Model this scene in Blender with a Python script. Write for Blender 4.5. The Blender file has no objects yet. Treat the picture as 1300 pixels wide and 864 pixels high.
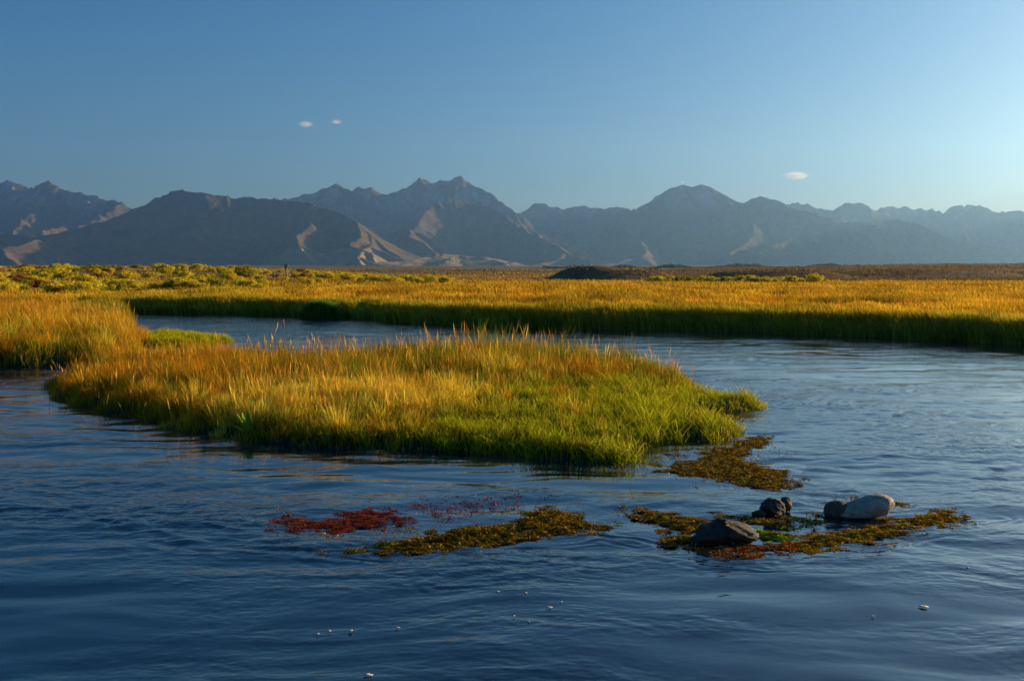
import bpy, math
import numpy as np

S = bpy.context.scene
COL = S.collection
rng = np.random.default_rng(11)

# ------------------------------------------------------------------ camera
CAM_H = 2.2
F = 1249.0
PITCH = math.atan((432 - 342) / F)
cam = bpy.data.objects.new('camera', bpy.data.cameras.new('camera'))
COL.objects.link(cam)
S.camera = cam
cam.location = (0, 0, CAM_H)
cam.rotation_euler = (math.pi / 2 - PITCH, 0, 0)
cam.data.sensor_width = 36
cam.data.lens = 36 * F / 1300
cam.data.clip_start = 0.1
cam.data.clip_end = 60000

# ------------------------------------------------------------------ sky and sun
SUN_EL, SUN_AZ = math.radians(10), math.radians(62)
world = bpy.data.worlds.new('World')
S.world = world
world.use_nodes = True
nt = world.node_tree
bg = nt.nodes['Background']
sky = nt.nodes.new('ShaderNodeTexSky')
sky.sky_type = 'NISHITA'
sky.sun_disc = False
sky.sun_elevation = SUN_EL
sky.sun_rotation = SUN_AZ
sky.altitude = 2000
sky.air_density = 1.2
sky.dust_density = 7.8
sky.ozone_density = 3.8
hs = nt.nodes.new('ShaderNodeHueSaturation')      # the clear mountain sky is a deeper blue
hs.inputs['Saturation'].default_value = 1.27
nt.links.new(sky.outputs[0], hs.inputs['Color'])
nt.links.new(hs.outputs[0], bg.inputs[0])
bg.inputs[1].default_value = 0.056
sl = bpy.data.lights.new('sun', 'SUN')
sl.energy = 5.0
sl.angle = math.radians(0.5)
sl.color = (1.0, 0.70, 0.35)
sun = bpy.data.objects.new('sun', sl)
COL.objects.link(sun)
sd_ = np.array([math.sin(SUN_AZ) * math.cos(SUN_EL), math.cos(SUN_AZ) * math.cos(SUN_EL), math.sin(SUN_EL)])
from mathutils import Vector
sun.rotation_euler = Vector(sd_).to_track_quat('Z', 'Y').to_euler()
sun.location = (30, 10, 20)
S.view_settings.view_transform = 'Standard'
S.view_settings.look = 'None'
S.view_settings.gamma = 1
S.view_settings.exposure = 1.25
S.view_settings.use_curve_mapping = False
S.render.engine = 'CYCLES'
S.cycles.use_denoising = True
S.cycles.max_bounces = 8
S.cycles.diffuse_bounces = 3
S.cycles.transmission_bounces = 4
S.cycles.volume_bounces = 3

# ------------------------------------------------------------------ numeric helpers
def at(px, py, z=0.0):
    """point of the photograph seen at height z, in metres"""
    c, s = math.cos(PITCH), math.sin(PITCH)
    v = -(py - 432) / F
    u = (px - 650) / F
    d = (u, c + v * s, -s + v * c)
    t = (z - CAM_H) / d[2]
    return (d[0] * t, d[1] * t, z)

def at_y(px, py, Y):
    c, s = math.cos(PITCH), math.sin(PITCH)
    v = -(py - 432) / F
    u = (px - 650) / F
    d = (u, c + v * s, -s + v * c)
    t = Y / d[1]
    return (d[0] * t, Y, CAM_H + d[2] * t)

_perm = np.random.default_rng(5).permutation(4096)
_gr = np.random.default_rng(6).uniform(0, 2 * np.pi, 4096)
_gx, _gy = np.cos(_gr), np.sin(_gr)

def perlin(x, y, seed=0):
    x = np.asarray(x, float) + seed * 37.17
    y = np.asarray(y, float) - seed * 19.73
    xi = np.floor(x).astype(np.int64); yi = np.floor(y).astype(np.int64)
    xf = x - xi; yf = y - yi
    u = xf ** 3 * (xf * (xf * 6 - 15) + 10); v = yf ** 3 * (yf * (yf * 6 - 15) + 10)
    def g(i, j):
        h = _perm[(_perm[(xi + i) & 4095] + yi + j) & 4095]
        return _gx[h] * (xf - i) + _gy[h] * (yf - j)
    a = g(0, 0) * (1 - u) + g(1, 0) * u
    b = g(0, 1) * (1 - u) + g(1, 1) * u
    return (a * (1 - v) + b * v) * 1.5

def fbm(x, y, o=4, seed=0, gain=0.5):
    r = 0; a = 1.0; f = 1.0
    for k in range(o):
        r = r + a * perlin(x * f, y * f, seed + k * 3)
        a *= gain; f *= 2.03
    return r

def ridged(x, y, o=5, seed=0):
    r = 0; a = 1.0; f = 1.0; w = 1.0
    for k in range(o):
        n = 1 - np.abs(perlin(x * f, y * f, seed + k * 3))
        n = n * n * w
        r = r + a * n
        w = np.clip(n * 1.4, 0, 1)
        a *= 0.5; f *= 2.03
    return r

def sstep(a, b, x):
    t = np.clip((x - a) / (b - a), 0, 1)
    return t * t * (3 - 2 * t)

def poly_sd(x, y, poly):
    """signed distance, positive inside"""
    P = np.asarray(poly, float); Q = np.roll(P, -1, 0)
    best = np.full(x.shape, 1e18); inside = np.zeros(x.shape, bool)
    for (ax, ay), (bx, by) in zip(P, Q):
        ex, ey = bx - ax, by - ay
        t = np.clip(((x - ax) * ex + (y - ay) * ey) / (ex * ex + ey * ey + 1e-12), 0, 1)
        d = (x - ax - t * ex) ** 2 + (y - ay - t * ey) ** 2
        np.minimum(best, d, out=best)
        c = ((ay > y) != (by > y))
        if ay != by:
            c &= x < ex * (y - ay) / ey + ax
        inside ^= c
    d = np.sqrt(best)
    return np.where(inside, d, -d)

def line_d(x, y, pts):
    best = np.full(x.shape, 1e18); tt = np.zeros(x.shape); n = len(pts) - 1
    for i in range(n):
        (ax, ay), (bx, by) = pts[i], pts[i + 1]
        ex, ey = bx - ax, by - ay
        t = np.clip(((x - ax) * ex + (y - ay) * ey) / (ex * ex + ey * ey + 1e-12), 0, 1)
        d = (x - ax - t * ex) ** 2 + (y - ay - t * ey) ** 2
        m = d < best
        best = np.where(m, d, best)
        side = np.sign(ex * (y - ay) - ey * (x - ax))
        tt = np.where(m, side, tt)
    return np.sqrt(best), tt

def gpoly(pp):
    return [at(a, b)[:2] for a, b in pp]

# ------------------------------------------------------------------ mesh helpers
def mesh_np(name, V, polys, mat=None, smooth=True, cols=None, parent=None):
    """polys: list of int arrays (n,k)"""
    me = bpy.data.meshes.new(name)
    V = np.ascontiguousarray(V, np.float32)
    me.vertices.add(len(V)); me.vertices.foreach_set('co', V.ravel())
    idx = np.concatenate([p.ravel() for p in polys]).astype(np.int32)
    sizes = np.concatenate([np.full(len(p), p.shape[1], np.int32) for p in polys])
    starts = np.concatenate([[0], np.cumsum(sizes)[:-1]]).astype(np.int32)
    me.loops.add(len(idx)); me.loops.foreach_set('vertex_index', idx)
    me.polygons.add(len(sizes))
    me.polygons.foreach_set('loop_start', starts)
    me.polygons.foreach_set('loop_total', sizes)
    me.polygons.foreach_set('use_smooth', np.full(len(sizes), smooth, bool))
    me.update(calc_edges=True)
    if cols is not None:
        for an, arr in cols.items():
            if arr.ndim == 1:
                a = me.attributes.new(an, 'FLOAT', 'POINT'); a.data.foreach_set('value', arr.astype(np.float32))
            else:
                a = me.attributes.new(an, 'FLOAT_COLOR', 'POINT')
                c4 = np.ones((len(arr), 4), np.float32); c4[:, :3] = arr
                a.data.foreach_set('color', c4.ravel())
    if mat: me.materials.append(mat)
    o = bpy.data.objects.new(name, me)
    COL.objects.link(o)
    if parent: o.parent = parent
    return o

def grid_faces(nr, nc):
    i = np.arange(nr - 1)[:, None] * nc + np.arange(nc - 1)[None, :]
    i = i.ravel()
    return np.stack([i, i + 1, i + nc + 1, i + nc], 1)

def tag(o, label=None, cat=None, group=None, kind=None):
    if label: o['label'] = label
    if cat: o['category'] = cat
    if group: o['group'] = group
    if kind: o['kind'] = kind
    return o

# ------------------------------------------------------------------ materials
def new_mat(name):
    m = bpy.data.materials.new(name); m.use_nodes = True
    nt = m.node_tree
    for n in list(nt.nodes): nt.nodes.remove(n)
    out = nt.nodes.new('ShaderNodeOutputMaterial')
    return m, nt, out

def N(nt, t, **kw):
    n = nt.nodes.new(t)
    for k, v in kw.items():
        if k.startswith('_'): setattr(n, k[1:], v)
        else: n.inputs[k.replace('__', ' ')].default_value = v
    return n

def ramp(nt, fac, stops, interp='LINEAR'):
    r = nt.nodes.new('ShaderNodeValToRGB')
    r.color_ramp.interpolation = interp
    el = r.color_ramp.elements
    while len(el) < len(stops): el.new(0.5)
    for e, (p, c) in zip(el, stops):
        e.position = p; e.color = (*c, 1) if len(c) == 3 else c
    nt.links.new(fac, r.inputs[0])
    return r

def leaf_mat(name, trans=0.45, gloss=0.06):
    m, nt, out = new_mat(name)
    at_ = N(nt, 'ShaderNodeAttribute', _attribute_name='col')
    d = N(nt, 'ShaderNodeBsdfDiffuse'); t = N(nt, 'ShaderNodeBsdfTranslucent')
    g = N(nt, 'ShaderNodeBsdfGlossy', Roughness=0.5)
    mx = N(nt, 'ShaderNodeMixShader'); mx.inputs[0].default_value = trans
    mg = N(nt, 'ShaderNodeMixShader'); mg.inputs[0].default_value = gloss
    nt.links.new(at_.outputs['Color'], d.inputs[0]); nt.links.new(at_.outputs['Color'], t.inputs[0])
    nt.links.new(at_.outputs['Color'], g.inputs[0])
    nt.links.new(d.outputs[0], mx.inputs[1]); nt.links.new(t.outputs[0], mx.inputs[2])
    nt.links.new(mx.outputs[0], mg.inputs[1]); nt.links.new(g.outputs[0], mg.inputs[2])
    nt.links.new(mg.outputs[0], out.inputs[0])
    return m

M_GRASS = leaf_mat('grass_blades', 0.5)
M_WEED = leaf_mat('water_weed', 0.3, 0.1)
M_SHRUB = leaf_mat('shrub_foliage', 0.35, 0.03)

# water
def water_mat():
    m, nt, out = new_mat('river_water')
    p = N(nt, 'ShaderNodeBsdfPrincipled', Roughness=0.03, IOR=1.95)
    p.inputs['Base Color'].default_value = (0.003, 0.016, 0.030, 1)
    tc = N(nt, 'ShaderNodeTexCoord')
    amp = N(nt, 'ShaderNodeAttribute', _attribute_name='amp')
    def noise(sx, sy, scale, det, rough=0.5, dist=0.0):
        mp = N(nt, 'ShaderNodeMapping'); mp.inputs['Scale'].default_value = (sx, sy, 1)
        mp.inputs['Rotation'].default_value = (0, 0, math.radians(-8))
        nt.links.new(tc.outputs['Object'], mp.inputs[0])
        n = N(nt, 'ShaderNodeTexNoise', Scale=scale, Detail=det, Roughness=rough, Distortion=dist)
        nt.links.new(mp.outputs[0], n.inputs['Vector'])
        return n.outputs['Fac']
    a = noise(0.55, 1.0, 7.0, 3.0, 0.55, 0.4)
    b = noise(0.7, 1.0, 24.0, 2.0, 0.5, 0.2)
    mul = N(nt, 'ShaderNodeMath', _operation='MULTIPLY'); nt.links.new(b, mul.inputs[0]); mul.inputs[1].default_value = 0.30
    add = N(nt, 'ShaderNodeMath', _operation='ADD'); nt.links.new(a, add.inputs[0]); nt.links.new(mul.outputs[0], add.inputs[1])
    m2 = N(nt, 'ShaderNodeMath', _operation='MULTIPLY'); nt.links.new(add.outputs[0], m2.inputs[0]); nt.links.new(amp.outputs['Fac'], m2.inputs[1])
    bp = N(nt, 'ShaderNodeBump', Strength=1.0, Distance=0.0135)
    nt.links.new(m2.outputs[0], bp.inputs['Height'])
    nt.links.new(bp.outputs[0], p.inputs['Normal'])
    nt.links.new(p.outputs[0], out.inputs[0])
    return m

def ground_mat():
    m, nt, out = new_mat('earth_and_sage')
    p = N(nt, 'ShaderNodeBsdfPrincipled', Roughness=0.95)
    p.inputs['Specular IOR Level'].default_value = 0.1
    at_ = N(nt, 'ShaderNodeAttribute', _attribute_name='col')
    tc = N(nt, 'ShaderNodeTexCoord')
    n1 = N(nt, 'ShaderNodeTexNoise', Scale=1.2, Detail=8.0, Roughness=0.7); nt.links.new(tc.outputs['Object'], n1.inputs['Vector'])
    n2 = N(nt, 'ShaderNodeTexNoise', Scale=0.06, Detail=6.0, Roughness=0.65); nt.links.new(tc.outputs['Object'], n2.inputs['Vector'])
    r1 = ramp(nt, n1.outputs['Fac'], [(0.3, (0.45, 0.45, 0.42)), (0.7, (1.45, 1.4, 1.25))])
    r2 = ramp(nt, n2.outputs['Fac'], [(0.3, (0.6, 0.62, 0.6)), (0.7, (1.35, 1.3, 1.2))])
    a = N(nt, 'ShaderNodeMix', _data_type='RGBA', _blend_type='MULTIPLY'); a.inputs[0].default_value = 1
    b = N(nt, 'ShaderNodeMix', _data_type='RGBA', _blend_type='MULTIPLY'); b.inputs[0].default_value = 1
    nt.links.new(at_.outputs['Color'], a.inputs[6]); nt.links.new(r1.outputs[0], a.inputs[7])
    nt.links.new(a.outputs[2], b.inputs[6]); nt.links.new(r2.outputs[0], b.inputs[7])
    nt.links.new(b.outputs[2], p.inputs['Base Color'])
    bp = N(nt, 'ShaderNodeBump', Strength=0.6, Distance=0.25); nt.links.new(n1.outputs['Fac'], bp.inputs['Height'])
    nt.links.new(bp.outputs[0], p.inputs['Normal'])
    nt.links.new(p.outputs[0], out.inputs[0])
    return m

def mountain_mat():
    m, nt, out = new_mat('mountain_rock')
    p = N(nt, 'ShaderNodeBsdfPrincipled', Roughness=0.95)
    p.inputs['Specular IOR Level'].default_value = 0.05
    at_ = N(nt, 'ShaderNodeAttribute', _attribute_name='col')
    tc = N(nt, 'ShaderNodeTexCoord')
    n1 = N(nt, 'ShaderNodeTexNoise', Scale=0.012, Detail=9.0, Roughness=0.68); nt.links.new(tc.outputs['Object'], n1.inputs['Vector'])
    r1 = ramp(nt, n1.outputs['Fac'], [(0.3, (0.55, 0.55, 0.55)), (0.7, (1.45, 1.45, 1.45))])
    a = N(nt, 'ShaderNodeMix', _data_type='RGBA', _blend_type='MULTIPLY'); a.inputs[0].default_value = 1
    nt.links.new(at_.outputs['Color'], a.inputs[6]); nt.links.new(r1.outputs[0], a.inputs[7])
    nt.links.new(a.outputs[2], p.inputs['Base Color'])
    bp = N(nt, 'ShaderNodeBump', Strength=0.9, Distance=34.0); nt.links.new(n1.outputs['Fac'], bp.inputs['Height'])
    nt.links.new(bp.outputs[0], p.inputs['Normal'])
    nt.links.new(p.outputs[0], out.inputs[0])
    return m

# ------------------------------------------------------------------ plan of the land
ISLAND = gpoly([(50, 490), (62, 507), (120, 522), (200, 541), (280, 556), (360, 565), (430, 572), (500, 573), (560, 572),
                (600, 577), (700, 585), (795, 591), (822, 585), (830, 566), (870, 558), (905, 562), (938, 556), (946, 546),
                (915, 538), (885, 532), (900, 526), (945, 523), (975, 519), (980, 513), (920, 507), (890, 499), (885, 494), (870, 486),
                (820, 476), (740, 466), (640, 460), (560, 460), (480, 464), (400, 468), (300, 464), (220, 458), (160, 462), (110, 475)])
LEFT = gpoly([(-700, 500), (-100, 471), (0, 467), (60, 466), (130, 463), (160, 458), (176, 450), (180, 438), (172, 422),
              (165, 408), (168, 396), (150, 385)]) + [(-400, 60)]
FAR = gpoly([(100, 397), (170, 397), (230, 398.5), (300, 399), (385, 402), (440, 403.5), (520, 410), (640, 416), (720, 418),
             (800, 418.5), (900, 420.5), (1050, 426), (1180, 432), (1300, 438), (1500, 446), (1900, 460)])
FAR = FAR + [(60, 10), (400, -60), (30000, -60), (30000, 30000), (-30000, 30000), (-30000, 45)]
SPIT = gpoly([(165, 440), (180, 430), (205, 426), (255, 429), (300, 433), (265, 438), (200, 442)])

def land(x, y):
    n = 0.25 * perlin(x * 1.1, y * 1.1, 3) + 0.1 * perlin(x * 3.7, y * 3.7, 4)
    i = poly_sd(x, y, ISLAND) + n * 0.7
    l = poly_sd(x, y, LEFT) + n
    f = poly_sd(x, y, FAR) + n + 0.55 * perlin(x * 0.45, y * 0.45, 8)
    s = poly_sd(x, y, SPIT) + n * 0.5
    return i, l, f, s

def bump2(x, y, px, d, wx, wy, h, flat=1.0):
    cx = (px - 650) / F * d
    r = np.sqrt(((x - cx) / wx) ** 2 + ((y - d) / wy) ** 2)
    return h * sstep(1, 1 - 0.75 * flat, r)

def ground_z(x, y, want=False):
    i, l, f, s = land(x, y)
    zi = -0.5 + (0.5 + 0.10) * sstep(-0.5, 0.35, i) + 0.05 * sstep(0.5, 3, i)
    zl = -0.5 + (0.5 + 0.28) * sstep(-0.4, 0.6, l)
    zf = -0.5 + (0.5 + 0.32) * sstep(-0.4, 0.7, f)
    zs = -0.5 + (0.5 + 0.06) * sstep(-0.4, 0.3, s)
    z = np.maximum(np.maximum(zi, zl), np.maximum(zf, zs))
    dd = np.maximum(y, 1.0)
    t = x / dd
    inl = np.clip(np.maximum(f, l) - 2, 0, 4) / 4
    z = z + inl * (0.10 * fbm(x * 0.08, y * 0.08, 3, 7))
    # the plateau of sage on the left
    z = z + inl * 1.15 * sstep(62, 150, y) * sstep(-0.10, -0.36, t + 0.03 * perlin(y * 0.03, x * 0.03, 2)) 
    z = z + inl * 0.55 * sstep(75, 170, y) * sstep(0.0, -0.22, t)
    # mound and terraces
    nb = 1 + 0.12 * fbm(x * 0.1, y * 0.1, 3, 9)
    z = z + bump2(x, y, 782, 186, 13.5, 16, 1.85, 0.62) * nb
    z = z + bump2(x, y, 735, 184, 9, 10, 0.7, 0.9) * nb
    z = z + bump2(x, y, 985, 205, 18, 16, 1.55, 0.7) * nb + bump2(x, y, 1150, 225, 34, 20, 1.2, 0.7) * nb
    z = z + bump2(x, y, 610, 420, 70, 60, 1.0, 1.0)
    z = z + bump2(x, y, 480, 330, 40, 30, 0.9, 1.0)
    far = sstep(175, 430, y)
    z = z + far * sstep(0.08, 0.24, t) * (2.7 + 1.3 * sstep(0.25, 0.5, t)) * (1 + 0.25 * fbm(x * 0.012, y * 0.02, 4, 12))
    z = z + far * sstep(0.15, 0.0, t) * (0.9 + 0.5 * fbm(x * 0.01, y * 0.02, 4, 13))
    z = z + sstep(500, 9000, y) * 30 * (1 + 0.2 * fbm(x / 900, y / 900, 3, 14))
    if want: return z, i, l, f, s
    return z

# ------------------------------------------------------------------ ground sheet
def build_ground():
    r = np.concatenate([np.linspace(22, 34, 30, endpoint=False), np.linspace(34, 90, 380, endpoint=False),
                        np.geomspace(90, 16000, 330)])
    t = np.linspace(-1.5, 1.5, 760)
    t = np.sign(t) * (0.55 * np.abs(t) + 0.45 * np.abs(t) ** 2.2 / 1.5 ** 1.2)
    R, T = np.meshgrid(r, t, indexing='ij')
    X = R * T; Y = R - 25.0
    Z, i, l, f, s = ground_z(X, Y, True)
    sd = np.maximum(np.maximum(i, l), np.maximum(f, s))
    mud = np.array([0.035, 0.026, 0.016]); green = np.array([0.06, 0.075, 0.018])
    gold = np.array([0.26, 0.15, 0.035]); sage = np.array([0.17, 0.115, 0.055])
    w = sstep(0.0, 0.8, sd)[..., None]
    c = mud * (1 - w) + green * w
    w = (sstep(4, 10, f) * sstep(-2, 3, Y))[..., None]
    c = c * (1 - w) + gold * w
    w = (sstep(130, 165, Y + 20 * fbm(X * .03, Y * .03, 2, 3)))[..., None]
    c = c * (1 - w) + sage * w
    o = mesh_np('ground', np.stack([X, Y, Z], -1).reshape(-1, 3), [grid_faces(*X.shape)], ground_mat(), cols={'col': c.reshape(-1, 3)})
    tag(o, 'river banks, island and sage plain reaching the mountains', 'ground', kind='structure')
build_ground()

# ------------------------------------------------------------------ water
def blob(x, y, px, py, rx, ry):
    c = at(px, py)
    return np.exp(-(((x - c[0]) / rx) ** 2 + ((y - c[1]) / ry) ** 2))

def build_water():
    d = 1 / np.linspace(1 / 3.6, 1 / 75.0, 820)
    t = np.linspace(-0.85, 0.85, 820)
    D, T = np.meshgrid(d, t, indexing='ij')
    X = D * T; Y = D
    A = 0.72 + 0.55 * fbm(X * 0.35, Y * 0.5, 3, 21) + 0.55 * fbm(X * 0.13 + 0.1 * Y, Y * 0.9, 3, 22)
    A -= 0.60 * blob(X, Y, 560, 612, 2.6, 1.3) + 0.45 * blob(X, Y, 850, 640, 1.2, 0.8)
    A += 0.40 * blob(X, Y, 1060, 520, 3.0, 3.0) + 0.6 * blob(X, Y, 210, 665, 1.5, 0.9) + 0.3 * blob(X, Y, 60, 640, 1.5, 1.3)
    A -= 0.35 * sstep(9.5, 7.0, D) * sstep(-0.3, 0.2, perlin(X * .4, Y * .7, 24) + .15)
    A -= 0.25 * blob(X, Y, 400, 615, 2.5, 1.2)
    A += 0.35 * sstep(22, 40, D)
    isd = -poly_sd(X, Y, ISLAND)
    front = sstep(0.3, -0.3, Y - 13.2 - 0.0 * X) + sstep(-3.0, -5.0, X) * (Y < 17)
    A *= 1 - 0.7 * np.clip(front, 0, 1) * sstep(1.9, 0.2, isd)
    A = np.clip(A, 0.10, 1.8)
    # flow direction runs across the view
    wx = X + 0.25 * fbm(X * 0.5, Y * 0.5, 2, 31); wy = Y + 0.25 * fbm(X * 0.5, Y * 0.5, 2, 32)
    Z = 0.015 * fbm(wx * 0.7, wy * 1.7, 2, 41)
    Z += A * 0.006 * ridged(wx * 1.6, wy * 3.4, 2, 42)
    Z += A * 0.0045 * fbm(wx * 4.0, wy * 7.5, 3, 43)
    res = sstep(26, 12, D)
    Z += A * 0.0018 * res * fbm(wx * 9, wy * 20, 2, 47)
    # wakes below the weed banks and rocks
    for pts, a, lam, wd in [
        ([(400, 700), (470, 708), (530, 712), (600, 708), (680, 697), (760, 684), (800, 690), (850, 702), (900, 712), (960, 714), (1020, 709), (1100, 697), (1180, 682), (1240, 668), (1275, 645)], 0.007, 0.15, 0.22),
        ([(-60, 648), (40, 645), (110, 652), (180, 668), (260, 688), (340, 693), (420, 696)], 0.010, 0.26, 0.28),
        ([(560, 745), (640, 735), (700, 722), (760, 712), (820, 706)], 0.003, 0.16, 0.3),
        ([(1000, 590), (1100, 600), (1200, 596), (1320, 590)], 0.009, 0.45, 0.9),
    ]:
        g = gpoly(pts)
        dist, side = line_d(X, Y, g)
        dist = dist + 0.12 * fbm(X * 1.5, Y * 3, 3, 51)
        e = np.exp(-(dist / wd) ** 2) * np.clip(0.5 + 1.0 * fbm(X * 1.6, Y * 2.4, 2, 5), 0, 1.3)
        Z += a * e * np.cos(2 * np.pi * dist / lam)
    tri = Z.copy()
    edge = np.minimum(sstep(0.85, 0.78, np.abs(T)), sstep(0, 30, np.arange(820))[:, None] * sstep(819, 790, np.arange(820))[:, None])
    Z = Z * edge
    n = 820
    V = np.stack([X, Y, Z], -1).reshape(-1, 3)
    amp = (A * edge).ravel()
    # flat apron all round
    ring = np.concatenate([np.arange(n), np.arange(1, n) * n + n - 1, (n - 1) * n + np.arange(n - 2, -1, -1), np.arange(n - 2, 0, -1) * n])
    c = np.array([0, 20.0]); p = V[ring][:, :2] - c
    ang = np.hypot(p[:, 0], p[:, 1])
    out = c + p / ang[:, None] * 170
    O = np.column_stack([out, np.zeros(len(out))])
    base = len(V); k = len(ring)
    j = np.arange(k); j2 = (j + 1) % k
    q = np.stack([ring[j], base + j, base + j2, ring[j2]], 1)
    V = np.vstack([V, O]); amp = np.concatenate([amp, np.full(k, 0.7)])
    o = mesh_np('water', V, [grid_faces(n, n), q], water_mat(), cols={'amp': amp})
    tag(o, 'dark blue rippled river flowing round the grassy island', 'river', kind='structure')
build_water()

# ------------------------------------------------------------------ mountains
def build_mountains():
    K = 1000.0
    ranges = []   # (list of (px, py), distance km, slope, spur spacing px, spur length km)
    R1 = [(-150, 300, 7.6), (-60, 292, 7.8), (40, 300, 8.0), (120, 290, 8.2), (160, 270, 8.3), (200, 250, 8.4), (222, 243, 8.4), (232, 240, 8.4), (242, 238, 8.4), (256, 241, 8.4), (270, 245, 8.4), (300, 249, 8.5),
          (340, 252, 8.5), (372, 254, 8.4), (405, 259, 8.2), (432, 268, 8.0), (452, 280, 7.7), (470, 297, 7.4), (495, 318, 7.1), (515, 332, 6.9)]
    R0 = [(-260, 240, 12), (-160, 236, 12), (-80, 244, 12), (-30, 238, 12), (0, 230, 12), (8, 228, 12), (15, 230, 12), (26, 233, 12), (38, 238, 12), (48, 236, 11.8), (56, 231, 11.6), (62, 230, 11.5), (70, 234, 11.5),
          (78, 237, 11.5), (90, 243, 11.4), (98, 242, 11.4), (112, 245, 11.3), (128, 250, 11.2), (142, 252, 11.2), (155, 256, 11), (166, 262, 11), (185, 275, 11), (210, 290, 11)]
    R2 = [(300, 262, 11.5), (330, 252, 11.5), (345, 250, 11.6), (358, 252, 11.6), (372, 251, 11.8), (385, 246, 11.9), (400, 243, 12), (412, 238, 12), (420, 237, 12), (426, 231, 12), (430, 232, 12), (438, 239, 12), (448, 241, 12), (455, 235, 12), (462, 236, 12), (469, 235, 12),
          (478, 241, 12), (486, 243, 12), (492, 247, 12), (498, 241, 12), (506, 240, 12), (515, 238, 12), (526, 230, 12), (533, 225, 12), (540, 228, 12), (548, 229, 12), (556, 227, 12), (570, 227, 12), (578, 223, 12), (585, 222, 12), (592, 227, 12), (600, 236, 11.9),
          (612, 240, 11.8), (625, 246, 11.7), (635, 254, 11.6), (645, 261, 11.5), (652, 267, 11.4), (662, 272, 11.4)]
    R2b = [(500, 300, 9.6), (530, 275, 9.9), (548, 258, 10.2), (565, 252, 10.4), (590, 253, 10.5), (615, 258, 10.4), (640, 272, 10.2), (670, 290, 10), (700, 302, 9.8), (740, 318, 9.4)]
    R3 = [(640, 275, 13), (662, 268, 13.2), (672, 261, 13.3), (680, 257, 13.4), (690, 257, 13.4), (700, 260, 13.4), (718, 264, 13.4), (728, 261, 13.4), (742, 260, 13.3), (752, 263, 13.2), (770, 264, 13), (785, 262, 13), (800, 265, 12.6), (812, 263, 12)]
    R4 = [(770, 300, 10.3), (790, 280, 10.8), (808, 264, 11.2), (820, 257, 11.3), (835, 247, 11.4), (850, 240, 11.5), (862, 235, 11.6), (868, 234, 11.6), (880, 236, 11.6), (890, 233, 11.6), (900, 236, 11.6), (910, 242, 11.6), (922, 248, 11.5), (938, 256, 11.4),
          (945, 257, 11.4), (955, 252, 11.3), (964, 249, 11.3), (972, 251, 11.3), (985, 254, 11.2), (1000, 260, 11), (1025, 272, 10.8), (1060, 283, 10.5), (1100, 296, 10)]
    R5 = [(980, 262, 13.5), (1000, 258, 13.5), (1014, 256, 13.5), (1024, 258, 13.5), (1042, 263, 13.4), (1058, 264, 13.2), (1064, 260, 13.2), (1075, 257, 13.2), (1090, 257, 13.2), (1100, 259, 13.2), (1110, 265, 13.2), (1120, 263, 13.4), (1130, 261, 13.5), (1145, 261, 13.5),
          (1160, 263, 13.5), (1178, 264, 13.5), (1198, 268, 13.6), (1204, 263, 13.6), (1212, 259, 13.6), (1219, 260, 13.6), (1224, 263, 13.6), (1229, 259, 13.6), (1244, 260, 13.6), (1256, 265, 13.6), (1270, 268, 13.6), (1290, 266, 13.6), (1310, 270, 13.6),
          (1340, 262, 13.6), (1400, 255, 13.6), (1500, 240, 13.6), (1600, 235, 13.5), (1750, 245, 13.4)]
    R6 = [(1050, 300, 10), (1085, 290, 10.4), (1120, 276, 11), (1160, 280, 11), (1180, 290, 10.6), (1210, 306, 10), (1240, 322, 9.4), (1260, 334, 9)]
    R7 = [(1420, 235, 12.6), (1480, 195, 12.4), (1580, 172, 12), (1700, 170, 11.5), (1850, 190, 11)]  # massif added out of view, raised to cast shade over the right-hand ranges
    MOR = [(428, 342, 6.0), (470, 333, 6.1), (505, 329, 6.3), (545, 325, 6.5), (590, 322, 6.6), (620, 322, 6.5), (634, 330, 6.4), (645, 341, 6.4)]
    MOR2 = [(655, 333, 6.2), (665, 332, 6.25), (672, 337, 6.3)]
    segs = []
    r = np.random.default_rng(3)
    def line3(L): return [np.array(at_y(a, b, c * K)) for a, b, c in L]
    def add(P, slope):
        for a, b in zip(P[:-1], P[1:]): segs.append((a, b, slope))
    def spurs(L, every, length, drop, slope, wander, tlo=0.55):
        P = line3(L)
        acc = 0
        for a, b in zip(P[:-1], P[1:]):
            dl = np.linalg.norm((b - a)[:2]); acc += dl
            if acc < every * r.uniform(0.7, 1.3): continue
            acc = 0
            p = b.copy(); d = np.array([r.normal(0, wander), -1.0]); pts = [p]
            z0 = p[2]; n = 6; ln = length * r.uniform(0.7, 1.15)
            for k in range(1, n + 1):
                d = d + np.array([r.normal(0, 0.22), 0]); dn = d / np.hypot(*d)
                q = pts[-1].copy(); q[:2] += dn * ln / n
                f = k / n
                q[2] = z0 * ((1 - f) ** drop * 0.93 + 0.0) + r.normal(0, 12) * (f < 1)
                pts.append(q)
                if k in (2, 4) and r.random() < 0.8:      # side spur
                    sgn = r.choice([-1, 1]); e = dn + np.array([sgn * 0.9, 0]); e /= np.hypot(*e)
                    w = [q.copy()]
                    for j in range(1, 4):
                        u = w[-1].copy(); u[:2] += e * ln * 0.11; u[2] = q[2] * (1 - j / 3) ** 1.1; w.append(u)
                    add(w, slope * 1.05)
            add(pts, slope)
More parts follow.
